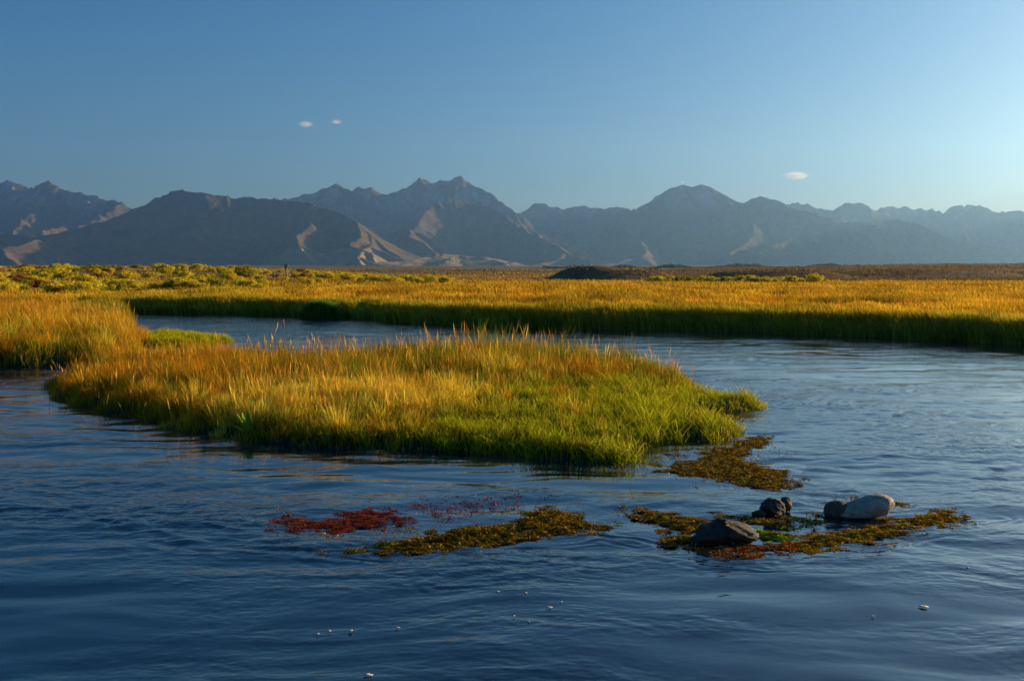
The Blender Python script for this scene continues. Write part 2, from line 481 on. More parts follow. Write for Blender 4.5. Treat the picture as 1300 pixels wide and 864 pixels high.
    for L, ev, ln, dr, sl_, wn in [(R1, 420, 1900, 1.0, 0.62, 0.45), (R0, 600, 3200, 1.0, 0.72, 0.3), (R2, 520, 2300, 1.1, 0.85, 0.3), (R2b, 480, 2600, 1.15, 0.76, 0.4),
                                   (R3, 700, 3600, 1.15, 0.8, 0.3), (R4, 480, 3400, 1.2, 0.78, 0.35), (R5, 700, 4200, 1.25, 0.78, 0.3), (R6, 600, 1800, 1.1, 0.7, 0.4)]:
        add(line3(L), sl_); spurs(L, ev, ln, dr, sl_, wn)
    add(line3(R7), 0.95); spurs(R7, 700, 2500, 1.0, 0.8, 0.3)
    add(line3(MOR), 0.30); spurs(MOR, 210, 520, 0.9, 0.30, 0.8)
    add(line3(MOR2), 0.3)
    Yr = np.concatenate([np.linspace(5200, 9000, 270, endpoint=False), np.linspace(9000, 13900, 300, endpoint=False), np.linspace(13900, 15800, 20)])
    t = np.concatenate([np.linspace(-0.78, 0.62, 1150, endpoint=False), np.linspace(0.62, 0.95, 90)])
    Y, T = np.meshgrid(Yr, t, indexing='ij')
    X = Y * T
    wx = X + 170 * fbm(X / 700, Y / 700, 4, 61); wy = Y + 170 * fbm(X / 700, Y / 700, 4, 62)
    crest = []
    for L in (R1, R0, R2, R2b, R3, R4, R5, R6):
        P = line3(L); crest += list(zip(P[:-1], P[1:]))
    def crest_dist(x, y):
        best = np.full(x.shape, 1e12)
        for a, b in crest:
            m = np.abs(x - (a[0] + b[0]) / 2) < 1100
            m &= np.abs(y - (a[1] + b[1]) / 2) < 1100
            xs, ys = x[m], y[m]; ex, ey = b[0] - a[0], b[1] - a[1]
            t = np.clip(((xs - a[0]) * ex + (ys - a[1]) * ey) / (ex * ex + ey * ey), 0, 1)
            best[m] = np.minimum(best[m], (xs - a[0] - t * ex) ** 2 + (ys - a[1] - t * ey) ** 2)
        return np.sqrt(best)
    def field(x, y):
        H = np.full(x.shape, -50.0); H2 = np.full(x.shape, -50.0)
        for a, b, s in segs:
            ex, ey = b[0] - a[0], b[1] - a[1]
            rad = max(a[2], b[2]) / s + 60
            m = (x > min(a[0], b[0]) - rad) & (x < max(a[0], b[0]) + rad) & (y > min(a[1], b[1]) - rad) & (y < max(a[1], b[1]) + rad)
            if not m.any(): continue
            xs, ys = x[m], y[m]
            tt = np.clip(((xs - a[0]) * ex + (ys - a[1]) * ey) / (ex * ex + ey * ey + 1e-9), 0, 1)
            d = np.hypot(xs - a[0] - tt * ex, ys - a[1] - tt * ey)
            zz = a[2] + (b[2] - a[2]) * tt
            h = zz - s * d * (1.12 - 0.25 * np.clip(d / 1200, 0, 1))
            H[m] = np.maximum(H[m], h)
        return H
    H = field(wx * 0.35 + X * 0.65, wy * 0.35 + Y * 0.65)
    Hs = field(X, Y)
    # exact near the crest lines so that the skyline keeps its shape, warped lower down
    k = sstep(0, 90, Hs - H)
    cdm = crest_dist(X, Y)
    H = H + (Hs - H) * sstep(420, 120, cdm)
    rg = ridged(wx / 620, wy / 620, 5, 71)
    amp = np.clip(H, 0, 600) / 600
    cd = 0.12 + 0.88 * sstep(40, 520, crest_dist(X, Y))
    H = H + amp * cd * (70 * (rg - 1.3)) + amp * (0.35 + 0.65 * cd) * 9 * fbm(X / 120, Y / 120, 4, 72) + sstep(250, 700, H) * (0.55 + 0.45 * cd) * 42 * (1 - 0.75 * np.exp(-((X - 2000) / 1100) ** 2)) * (ridged(X / 190, Y / 330, 5, 75) - 1.15)
    H = H + 10 * np.clip(H / 60, 0, 1) * fbm(X / 260, Y / 260, 4, 73)
    base = sstep(500, 9000, Y) * 30 - 25
    Z = np.where(H > base, H, base)
    Z[0, :] = np.minimum(Z[0, :], -30); Z[-1, :] = -60
    Z = np.maximum(Z, -1.2)
    # colour: brown sage low, pale granite high, dark conifers in bands
    n1 = fbm(X / 900, Y / 900, 5, 81); n2 = fbm(X / 260, Y / 260, 5, 82)
    low = np.array([0.14, 0.095, 0.05]); mid = np.array([0.08, 0.062, 0.048]); gran = np.array([0.17, 0.16, 0.155]); con = np.array([0.045, 0.05, 0.035]); snow = np.array([0.8, 0.8, 0.82])
    w = sstep(250, 650, Z + 150 * n1)[..., None]
    c = low * (1 - w) + mid * w
    w = (sstep(7100, 6700, Y) * sstep(170, 130, Z) * sstep(8, 20, Z) * sstep(1500, 1100, np.abs(X + 300)))[..., None]      # sunlight on the moraines, painted in as a paler tone
    c = c * (1 - w) + np.array([0.34, 0.23, 0.12]) * w
    w = (sstep(0.05, 0.45, n2 + 0.5 * n1 - 0.1) * sstep(150, 350, Z) * sstep(900, 600, Z))[..., None] * 0.75
    c = c * (1 - w) + con * w
    w = (sstep(0.0, 0.3, n2 + 0.2 + 0.5 * n1) * sstep(620, 800, Z + 60 * n1) * sstep(10200, 11000, Y))[..., None]
    c = c * (1 - w) + gran * w
    w = (sstep(0.42, 0.5, fbm(X / 160, Y / 260, 3, 84)) * sstep(780, 850, Z) * sstep(10900, 11300, Y))[..., None] * 0.18
    c = c * (1 - w) + snow * w
    o = mesh_np('mountains', np.stack([X, Y, Z], -1).reshape(-1, 3), [grid_faces(*X.shape)], mountain_mat(), cols={'col': c.reshape(-1, 3)})
    tag(o, 'long jagged mountain range in evening shade behind the plain', 'mountains', kind='structure')
build_mountains()

# ------------------------------------------------------------------ haze
def build_haze():
    m, nt, out = new_mat('evening_haze')
    v = N(nt, 'ShaderNodeVolumePrincipled', Density=HAZE, Anisotropy=0.6)
    v.inputs['Color'].default_value = (0.30, 0.585, 1.0, 1)
    nt.links.new(v.outputs[0], out.inputs['Volume'])
    x0, x1, y0, y1, z0, z1 = -26500, 26500, -60, 16600, -1.7, 2000
    V = np.array([(x, y, z) for x in (x0, x1) for y in (y0, y1) for z in (z0, z1)], float)
    Fc = np.array([(0, 1, 3, 2), (4, 6, 7, 5), (0, 4, 5, 1), (2, 3, 7, 6), (0, 2, 6, 4), (1, 5, 7, 3)])
    o = mesh_np('haze', V, [Fc], m, smooth=False)
    tag(o, 'thin blue evening haze over the plain and mountains', 'haze', kind='stuff')
HAZE = 4.8e-5
build_haze()

# ------------------------------------------------------------------ clouds
def build_cloud(px, py, wpx, hpx, label, seed):
    D = 22000.0
    c = at_y(px, py, D); k = D / F
    m, nt, out = new_mat('cloud')
    tc = N(nt, 'ShaderNodeTexCoord')
    n = N(nt, 'ShaderNodeTexNoise', Scale=2.6, Detail=7.0, Roughness=0.75, Distortion=1.0, _noise_dimensions='4D', W=seed * 1.7)
    nt.links.new(tc.outputs['Object'], n.inputs['Vector'])
    ln = N(nt, 'ShaderNodeVectorMath', _operation='LENGTH'); nt.links.new(tc.outputs['Object'], ln.inputs[0])
    s = N(nt, 'ShaderNodeMath', _operation='MULTIPLY_ADD'); nt.links.new(ln.outputs['Value'], s.inputs[0]); s.inputs[1].default_value = -0.75; s.inputs[2].default_value = 0.05
    a = N(nt, 'ShaderNodeMath', _operation='ADD'); nt.links.new(s.outputs[0], a.inputs[0]); nt.links.new(n.outputs['Fac'], a.inputs[1])
    r = N(nt, 'ShaderNodeMapRange'); nt.links.new(a.outputs[0], r.inputs['Value'])
    r.inputs['From Min'].default_value = 0.10; r.inputs['From Max'].default_value = 0.5
    r.inputs['To Min'].default_value = 0.0; r.inputs['To Max'].default_value = 0.010
    v = N(nt, 'ShaderNodeVolumePrincipled', Anisotropy=0.3); v.inputs['Color'].default_value = (1, 1, 1, 1)
    nt.links.new(r.outputs[0], v.inputs['Density']); nt.links.new(v.outputs[0], out.inputs['Volume'])
    u = np.linspace(0, np.pi, 9); w = np.linspace(0, 2 * np.pi, 17)[:-1]
    V = [(0, 0, 1)] + [(math.sin(a) * math.cos(b), math.sin(a) * math.sin(b), math.cos(a)) for a in u[1:-1] for b in w] + [(0, 0, -1)]
    q = [(1 + i * 16 + j, 1 + (i + 1) * 16 + j, 1 + (i + 1) * 16 + (j + 1) % 16, 1 + i * 16 + (j + 1) % 16) for i in range(6) for j in range(16)]
    tr = [(0, 1 + j, 1 + (j + 1) % 16) for j in range(16)] + [(len(V) - 1, 97 + (j + 1) % 16, 97 + j) for j in range(16)]
    o = mesh_np('cloud', np.array(V), [np.array(q), np.array(tr)], m)
    o.location = c; o.scale = (wpx / 2 * k * 1.15, wpx / 3 * k, hpx / 2 * k * 1.3)
    tag(o, label, 'cloud')
build_cloud(388, 158, 30, 10, 'small white cloud, larger of the pair high on the left', 1)
build_cloud(427, 155, 22, 8, 'tiny white cloud, right and smaller one of the pair high on the left', 2)
build_cloud(1010, 223, 50, 13, 'flat cream cloud just above the mountains on the right', 3)
build_cloud(867, 231, 8, 5, 'faint tiny cloud touching the summit of the rounded peak', 4)

# ------------------------------------------------------------------ blades of grass
PROF = {'blade': np.array([1.0, 0.95, 0.8, 0.5, 0.0]), 'head': np.array([0.5, 0.45, 0.5, 2.2, 0.6]), 'tuft': np.array([0.8, 1.0, 0.9, 0.6, 0.0])}
LEV = np.array([0, 0.33, 0.62, 0.84, 1.0])
def blades(x, y, z, h, w, lean, cb, ct, prof='blade', droop=0.25, wind=(-0.12, -0.03), mid=0.5, r=rng, tuss=0.0, dxy=None):
    n = len(x)
    yaw = r.uniform(0, 2 * np.pi, n); la = r.uniform(0, 2 * np.pi, n)
    lean = lean * r.uniform(0.2, 1.0, n)
    dx = np.cos(la) * lean + wind[0] + tuss * perlin(x * 2.2, y * 2.2, 301); dy = np.sin(la) * lean + wind[1] + tuss * perlin(x * 2.2, y * 2.2, 302)
    if dxy is not None: dx = dx + dxy[0]; dy = dy + dxy[1]
    wx, wy = np.cos(yaw), np.sin(yaw)
    P = PROF[prof]
    V = np.empty((n, 9, 3)); C = np.empty((n, 9, 3))
    for k, t in enumerate(LEV):
        off = h * (t * 0.5 + t * t * (0.5 + droop))
        cx = x + dx * off; cy = y + dy * off
        cz = z - 0.03 + (h + 0.03) * (t - droop * 0.35 * t ** 3)
        mixv = sstep(mid - 0.38, mid + 0.38, np.full(n, t))[:, None]
        c = cb * (1 - mixv) + ct * mixv
        if k < 4:
            hw = w * P[k] * 0.5
            V[:, 2 * k, :] = np.stack([cx - wx * hw, cy - wy * hw, cz], 1)
            V[:, 2 * k + 1, :] = np.stack([cx + wx * hw, cy + wy * hw, cz], 1)
            C[:, 2 * k] = c; C[:, 2 * k + 1] = c
        else:
            V[:, 8, :] = np.stack([cx, cy, cz], 1); C[:, 8] = c
    return V, C

def blades_obj(name, sets, mat, label, cat, kind='stuff', group=None, parent=None):
    V = np.concatenate([s[0].reshape(-1, 3) for s in sets]); C = np.concatenate([s[1].reshape(-1, 3) for s in sets])
    n = len(V) // 9
    b = np.arange(n)[:, None] * 9
    q = np.concatenate([b + np.array([0, 1, 3, 2]), b + np.array([2, 3, 5, 4]), b + np.array([4, 5, 7, 6])])
    t = b + np.array([6, 7, 8])
    o = mesh_np(name, V, [q, t], mat, smooth=False, cols={'col': C}, parent=parent)
    if label: tag(o, label, cat, group, kind)
    return o

def jit(c, n, s=0.18, r=rng):
    c = np.broadcast_to(np.asarray(c, float), (n, 3))
    return np.clip(c * np.exp(r.normal(0, s, (n, 1))) * np.exp(r.normal(0, s * 0.35, (n, 3))), 0.002, 0.9)

def mixc(a, b, w):
    a = np.asarray(a, float); b = np.asarray(b, float)
    return a * (1 - w[:, None]) + b * w[:, None]

GREEN = (0.085, 0.15, 0.014); DGREEN = (0.25, 0.25, 0.022); BRIGHT = (0.34, 0.38, 0.014); OLIVE = (0.26, 0.22, 0.016)
ORANGE = (0.66, 0.29, 0.014); GOLD = (0.90, 0.60, 0.05); STRAW = (0.72, 0.55, 0.25); RUST = (0.42, 0.13, 0.02); LIME = (0.46, 0.44, 0.016)

def uniform_in(poly, n, r=rng):
    P = np.array(poly); lo, hi = P.min(0), P.max(0)
    xs, ys = [], []
    tot = 0
    while tot < n:
        x = r.uniform(lo[0], hi[0], n); y = r.uniform(lo[1], hi[1], n)
        m = poly_sd(x, y, poly) + 0.25 * 0.7 * perlin(x * 1.1, y * 1.1, 3) > -0.02
        xs.append(x[m]); ys.append(y[m]); tot += m.sum()
    return np.concatenate(xs)[:n], np.concatenate(ys)[:n]

def idw(x, y, pts, p=2.5):
    num = 0; den = 0
    for px, py, v in pts:
        c = at(px, py); d = ((x - c[0]) ** 2 + ((y - c[1])) ** 2 + 0.15) ** (p / 2)
        num = num + v / d; den = den + 1 / d
    return num / den

ISL_H = [(60, 492, .28), (100, 500, .38), (100, 515, .32), (200, 465, .45), (200, 500, .5), (200, 530, .38), (300, 470, .6), (300, 505, .6), (300, 545, .42), (400, 472, .55), (400, 500, .55), (400, 535, .5), (400, 565, .22),
         (500, 468, .62), (480, 500, .6), (500, 535, .45), (500, 567, .2), (560, 463, .72), (600, 464, .80), (600, 490, .65), (600, 515, .4), (600, 560, .22), (680, 466, .80), (680, 490, .6), (700, 515, .28), (700, 545, .26), (700, 575, .24),
         (760, 470, .72), (780, 490, .55), (800, 515, .24), (800, 550, .24), (800, 580, .27), (850, 482, .58), (870, 492, .52), (900, 510, .15), (930, 516, .16), (900, 550, .24), (940, 545, .18), (970, 516, .14)]

def tussocks(cx, cy, ch, per, cb, ct, radius=0.10, fan=0.42, w=0.0060, prof='blade', hpow=0.5, r=rng):
    """fans of stems: one colour and one height per tussock, both varied a little per stem"""
    k = len(cx); m = np.maximum(6, (per * r.uniform(0.4, 1.7, k)).astype(int)); i = np.repeat(np.arange(k), m); n = len(i)
    a = r.uniform(0, 2 * np.pi, n); q = r.random(n) ** 0.6
    rad = radius * r.uniform(0.6, 1.6, k)[i]
    ox, oy = np.cos(a) * q * rad, np.sin(a) * q * rad
    tx, ty = r.normal(0, 0.10, k)[i], r.normal(0, 0.10, k)[i]
    x = cx[i] + ox; y = cy[i] + oy
    h = ch[i] * (1 - 0.35 * q ** 2) * r.random(n) ** hpow
    h = np.maximum(h, 0.06)
    f = fan * q * r.uniform(.5, 1.3, n)
    return blades(x, y, ground_z(x, y), h, w * r.uniform(.7, 1.5, n), 0.16, jit(cb[i], n, .18), jit(ct[i], n, .2), prof, dxy=(np.cos(a) * f + tx, np.sin(a) * f + ty), wind=(-.03, 0), mid=.52, r=r)

def island():
    n = 170000
    x, y = uniform_in(ISLAND, n)
    H = idw(x, y, ISL_H)
    clump = fbm(x * 1.3, y * 1.3, 3, 91)
    patch = fbm(x * 0.55, y * 0.55, 2, 92)
    tus = perlin(x * 3.4, y * 3.4, 96) + 0.5 * perlin(x * 8, y * 8, 97)
    short = sstep(0.44, 0.32, H + 0.16 * clump + 0.05 * tus) * sstep(-2.4, -0.4, x + 1.1 * patch + 0.4 * clump)
    sd = poly_sd(x, y, ISLAND)
    h = H * (1 + (0.30 + 0.2 * short) * clump + 0.18 * tus) * np.where(short > .5, rng.uniform(0.25, 0.95, n), 0.25 + 0.55 * rng.random(n)) * (0.6 + 0.4 * sstep(0, 0.8, sd))
    z = ground_z(x, y)
    gold = np.clip(1.4 * blob(x, y, 430, 535, 2.0, 1.4) + 0.8 * blob(x, y, 650, 500, 0.7, 1.0) + 0.6 * blob(x, y, 540, 535, 1.2, 1.2) + 0.25 * patch + 0.2 * tus, 0, 1) * (1 - short)
    orange = np.clip(sstep(-3.2, -5.5, x) * 1.1 + 0.8 * blob(x, y, 690, 495, 1.2, 0.8) + 0.6 * blob(x, y, 500, 560, 2.2, 0.5) + 0.7 * clump + 0.3 * tus, 0, 1) * (1 - short)
    B = lambda c: np.broadcast_to(c, (n, 3))
    tip = mixc(B(OLIVE), B(ORANGE), np.clip(0.12 + orange * 0.9, 0, 1))
    tip = mixc(tip, B(GOLD), gold)
    sg = mixc(B(BRIGHT), B(LIME), np.clip(0.4 + patch + 0.6 * clump, 0, 1))
    sg = mixc(sg, B((0.40, 0.28, 0.03)), np.clip(0.55 * (tus > 0.35) + 0.6 * (clump > 0.5), 0, .8))
    tip = mixc(tip, sg, short)
    base = mixc(B((0.13, 0.16, 0.014)), B((0.52, 0.27, 0.03)), gold * 0.8)
    base = mixc(base, B((0.30, 0.14, 0.018)), np.clip(orange * 0.5, 0, 1))
    base = mixc(base, B((0.13, 0.20, 0.015)), short)
    grn = (rng.random(n) < 0.24 * (1 - 0.8 * gold)) & (short < 0.5)      # wholly green stems between the ripe ones
    tip[grn] = (0.24, 0.27, 0.016); h[grn] *= 0.9
    ripe = (rng.random(n) < 0.06) & (short > 0.5); tip[ripe] = (0.62, 0.34, 0.03); h[ripe] *= 1.35
    dead = (rng.random(n) < 0.08) & (short < 0.7)
    tip[dead] = RUST
    tip = jit(tip, n, 0.25); base = jit(base, n, 0.22)
    w = np.where(short > 0.5, 0.0075, 0.0055) * rng.uniform(0.7, 1.5, n)
    gaps = (clump + 0.6 * fbm(x * 4, y * 4, 2, 93)) < -0.55
    thin = rng.random(n) > np.clip(0.85 + 1.1 * tus, 0.22, 1)
    keep = ~gaps & ~thin
    V, C = blades(x[keep], y[keep], z[keep], h[keep], w[keep], 0.30, base[keep], tip[keep], mid=0.55, tuss=0.26, wind=(-0.05, 0.0))
    sk = (short > 0.5)[keep]
    sets_tall, sets_short = [(V[~sk], C[~sk])], [(V[sk], C[sk])]
    # tussocks over the low growth
    k = 1500
    x, y = uniform_in(ISLAND, k); H = idw(x, y, ISL_H)
    cl = fbm(x * 1.3, y * 1.3, 3, 91)
    sh = sstep(0.44, 0.32, H + 0.16 * cl) * sstep(-2.4, -0.4, x + .5 * cl)
    m = sh < rng.random(k)
    x, y, H, cl = x[m], y[m], H[m], cl[m]; k = len(x)
    gz = np.clip(1.5 * blob(x, y, 430, 530, 1.9, 1.4) + .9 * blob(x, y, 650, 495, .6, .9) + .7 * blob(x, y, 545, 530, 1.1, 1.0), 0, 1)
    oz = np.clip(0.25 + 1.0 * sstep(-3.0, -5.5, x) + .7 * blob(x, y, 690, 495, 1.3, .8) + .5 * blob(x, y, 500, 560, 2.2, .5), 0, 1)
    u = rng.random(k)
    pal = np.array([OLIVE, (0.20, 0.23, 0.016), ORANGE, GOLD, (0.50, 0.19, 0.02)])
    ci = np.where(u < gz, 3, np.where(rng.random(k) < oz * .7, np.where(rng.random(k) < .8, 2, 4), np.where(rng.random(k) < .5, 0, 1)))
    ct = jit(pal[ci], k, .18)
    cb = mixc(np.broadcast_to((0.15, 0.19, 0.016), (k, 3)), ct * .8, np.where(ci == 3, .75, .2))
    edge = sstep(0, .6, poly_sd(x, y, ISLAND))
    hh = H * rng.lognormal(0.05, .22, k) * (.55 + .45 * edge) * (1 + .2 * cl)
    sets_tall.append(tussocks(x, y, hh, 75, cb, ct))
    k = 260
    x = at(430, 530)[0] + rng.normal(0, .95, k); y = at(430, 530)[1] + rng.normal(0, .75, k)
    m = poly_sd(x, y, ISLAND) > .25; x, y = x[m], y[m]; k = len(x)
    H = idw(x, y, ISL_H)
    ct = jit(np.where(rng.random((k, 1)) < .75, (0.95, .64, .06), (.85, .40, .03)), k, .12)
    sets_tall.append(tussocks(x, y, H * rng.uniform(.75, 1.15, k), 85, ct * .6, ct, radius=.12))
    # seed heads
    n2 = 7000
    x, y = uniform_in(ISLAND, n2); H = idw(x, y, ISL_H)
    gl = blob(x, y, 430, 530, 2.0, 1.5)
    m = (H > 0.34) & (rng.random(n2) < 0.16 + 0.5 * sstep(0.1, .6, fbm(x * 0.9, y * 0.9, 2, 95)) + 0.8 * gl)
    x, y, H, gl = x[m], y[m], H[m], gl[m]; k = len(x)
    hh = H * rng.uniform(0.7, 1.35, k)
    c = jit(mixc(np.broadcast_to((0.70, 0.46, 0.10), (k, 3)), np.broadcast_to(ORANGE, (k, 3)), rng.random(k)), k, 0.2)
    sets_tall.append(blades(x, y, ground_z(x, y), hh, rng.uniform(.0045, .009, k), 0.22, jit(OLIVE, k), c, 'head', droop=0.10, mid=0.4, tuss=.15, wind=(-0.04, 0)))
    blades_obj('tall_grass', sets_tall, M_GRASS, 'tall olive, orange and golden grass with seed heads covering the island', 'grass')
    # arching bright tufts along the right front
    n3 = 9000
    x, y = uniform_in(ISLAND, n3); H = idw(x, y, ISL_H)
    m = (H < 0.33) & (x > -1.2)
    cxy = np.column_stack([x[m], y[m]])[:330]
    reps = 30
    nt_ = len(cxy)
    sc = rng.uniform(0.6, 1.25, nt_) * (0.9 + 0.5 * (np.abs(cxy[:, 0] - 1.8) < 0.5))
    X = np.repeat(cxy[:, 0], reps) + rng.normal(0, 0.05, nt_ * reps); Y = np.repeat(cxy[:, 1], reps) + rng.normal(0, 0.05, nt_ * reps)
    k = len(X); hh = np.repeat(0.30 * sc, reps) * rng.uniform(0.5, 1, k)
    sets_short.append(blades(X, Y, ground_z(X, Y), hh, rng.uniform(.006, .012, k), 0.75, jit(GREEN, k), jit(LIME, k, 0.3), droop=0.5))
    blades_obj('short_grass', sets_short, M_GRASS, 'short bright green grass on the right half of the island', 'grass')
island()

def left_bank():
    n = 70000
    poly = gpoly([(-260, 476), (0, 466), (60, 465), (130, 462), (160, 457), (178, 449), (182, 438), (176, 424), (120, 416), (-200, 420)])
    x, y = uniform_in(poly, n)
    LB_H = [(-100, 465, 1.0), (-100, 440, 1.1), (0, 464, .55), (0, 448, 1.12), (30, 448, 1.2), (30, 464, .6), (70, 446, .78), (75, 462, .45), (110, 440, .62), (105, 458, .5), (105, 450, .55),
                   (150, 440, 1.15), (150, 448, 1.15), (150, 458, .65), (172, 446, .7), (175, 432, .6), (120, 425, .7), (0, 425, .8)]
    H = idw(x, y, LB_H, 3)
    clump = fbm(x * 1.2, y * 1.2, 3, 101)
    sd = poly_sd(x, y, poly)
    tus = perlin(x * 3, y * 3, 103)
    h = 1.06 * H * (1 + 0.34 * clump + 0.16 * tus) * (0.25 + 0.55 * rng.random(n)) * (0.7 + 0.3 * sstep(0, 0.7, sd))
    o = np.clip(0.95 + clump * 0.8, 0, 1)
    tip = jit(mixc(np.broadcast_to(OLIVE, (n, 3)), np.broadcast_to(ORANGE, (n, 3)), o), n, 0.2)
    tip = np.where(rng.random((n, 1)) < 0.25, jit(GOLD, n, .15), tip)
    base = jit((0.19, 0.24, 0.018), n, 0.22)
    gg = rng.random(n) < .3; tip[gg] = jit((0.30, 0.32, 0.02), n)[gg]
    sets = [blades(x, y, ground_z(x, y), h, rng.uniform(.006, .011, n), 0.32, base, tip, mid=0.58, tuss=.35, wind=(-.05, 0))]
    k = 620
    x, y = uniform_in(poly, k)
    H2 = idw(x, y, LB_H, 3); cl = fbm(x * 1.2, y * 1.2, 3, 101)
    u = rng.random(k); ci = np.where(u < .68, 0, np.where(u < .80, 1, np.where(u < .9, 2, 3)))
    ct = jit(np.array([ORANGE, GOLD, OLIVE, (.5, .19, .02)])[ci], k, .18); cb = jit((0.20, 0.25, 0.02), k, .2)
    sets.append(tussocks(x, y, H2 * rng.lognormal(.06, .2, k) * (1 + .3 * cl) * (.65 + .35 * sstep(0, .7, poly_sd(x, y, poly))), 105, cb, ct, radius=.16, w=.009))
    k = 700
    x, y = uniform_in(poly, k)
    H = 1.0 + 0.1 * perlin(x, y)
    sets.append(blades(x, y, ground_z(x, y), H * rng.uniform(.6, 1.15, k), rng.uniform(.006, .010, k), 0.25, jit(OLIVE, k), jit((.66,.42,.09), k), 'head', mid=.4))
    blades_obj('bank_reeds', sets, M_GRASS, 'tall orange tipped reeds on the near left bank', 'reeds')
    # low green spit behind
    k = 14000
    x, y = uniform_in(SPIT, k)
    s2 = [blades(x, y, ground_z(x, y), rng.uniform(.05, .26, k) * (1 + .5 * fbm(x * 1.5, y * 2, 2, 105)), rng.uniform(.010, .018, k), 0.4, jit(GREEN, k), jit(LIME, k, .2))]
    blades_obj('spit_grass', s2, M_GRASS, 'low lime green grass on the spit between left bank and far channel', 'grass')
left_bank()

def meadow():
    r = rng
    # constant-ish count per metre of view: thin out with distance, widen the tufts to match
    n = 520000
    inv = r.uniform(1 / 230.0, 1 / 26.0, n); d = 1 / inv
    t = r.uniform(-0.66, 0.66, n)
    x = d * t; y = d
    _, l, f, s = land(x, y)
    sd = np.maximum(f, l)
    nearleft = (y < 33) & (x < -9)
    m = (sd > 0.02) & ~nearleft & (d < 158 + 6 * fbm(t * 30, t * 0 + 1, 3, 115)) & ((t > -0.12) | (r.random(n) < sstep(150, 70, d)))
    x, y, d, t, sd, f = x[m], y[m], d[m], t[m], sd[m], f[m]
    # thin far rows: they are dense per pixel anyway
    n = len(x)
    z = ground_z(x, y)
    cl = fbm(x * 0.5, y * 0.35, 3, 111); big = fbm(x * 0.09, y * 0.12, 3, 112)
    edge = sstep(3.2, 0.3, sd + 0.9 * cl)
    left = sstep(-0.16, -0.30, t)
    H = 0.50 + 0.14 * edge + 0.16 * big + 0.22 * cl
    H = H * (1 - 0.3 * left * sstep(60, 80, d)) * (1 - 0.35 * sstep(90, 160, d))
    h = np.clip(H, 0.15, 1.2) * r.uniform(0.5, 1.12, n)
    w = 0.00052 * d * r.uniform(0.7, 1.5, n)
    gold = np.broadcast_to((0.68, 0.38, 0.022), (n, 3)); orange = np.broadcast_to((0.56, 0.24, 0.016), (n, 3)); yel = np.broadcast_to((0.60, 0.46, 0.03), (n, 3))
    tip = mixc(gold, orange, np.clip(0.5 + big + 0.5 * fbm(x * .25, y * .08, 2, 113), 0, 1))
    tip = mixc(tip, yel, np.clip(left * 0.6 * sstep(50, 75, d) + 0.25 * sstep(110, 140, d), 0, 1))
    tip = mixc(tip, np.broadcast_to(OLIVE, (n, 3)), np.clip(edge * 0.75 + 0.7 * sstep(0.0, 0.5, big + cl * .7), 0, 1))
    base = mixc(np.broadcast_to((0.28, 0.17, 0.02), (n, 3)), np.broadcast_to(DGREEN, (n, 3)), np.clip(edge * 1.2, 0, 1))
    pt = np.clip(1 + .55 * fbm(x * .3, y * .12, 4, 118), .55, 1.5)[:, None]
    tip = jit(tip * pt, n, .25); base = jit(base * pt, n, .22)
    md = 0.35 + 0.45 * edge
    V, C = blades(x, y, z, h, w, 0.3, base, tip, 'tuft', mid=0.5)
    # taller green on the edge: shift the gold higher
    sets = [(V, C)]
    # edge sedge, dense and green
    k = 60000
    xs, ys = [], []
    E = np.array(FAR[:16]); seg = np.diff(E, axis=0); L = np.hypot(seg[:, 0], seg[:, 1]); wts = L / (1 + np.hypot(E[:-1, 0], E[:-1, 1]) / 30); 
    j = r.choice(len(L), k, p=wts / wts.sum()); u = r.random(k)
    p = E[j] + seg[j] * u[:, None]
    nrm = np.stack([-seg[j, 1], seg[j, 0]], 1) / L[j][:, None]
    p = p + nrm * (r.random(k)[:, None] ** 1.3 * 2.0 - 0.12)
    fsd = land(p[:, 0], p[:, 1])[2]; p = p[fsd > -0.1]; j = j[fsd > -0.1]; k = len(p)
    x, y = p[:, 0], p[:, 1]
    dd = np.hypot(x, y)
    cl = fbm(x * 0.8, y * 0.8, 3, 121)
    sets2 = [blades(x, y, np.maximum(ground_z(x, y), -0.02), (0.62 + .2 * cl) * r.uniform(.5, 1.1, k), 0.00055 * dd * r.uniform(.7, 1.4, k), 0.3, jit((0.34, 0.33, 0.04), k, .35), jit(mixc(np.broadcast_to((0.38, 0.38, 0.03), (k, 3)), np.broadcast_to(ORANGE, (k, 3)), np.clip(0.15 + cl, 0, .6)), k, .25), 'tuft', mid=0.75)]
    blades_obj('meadow_grass', sets, M_GRASS, 'orange and gold marsh grass spread over the far meadow', 'grass')
    blades_obj('bank_sedge', sets2, M_GRASS, 'dark green sedge along the shaded foot of the far bank', 'sedge')
meadow()

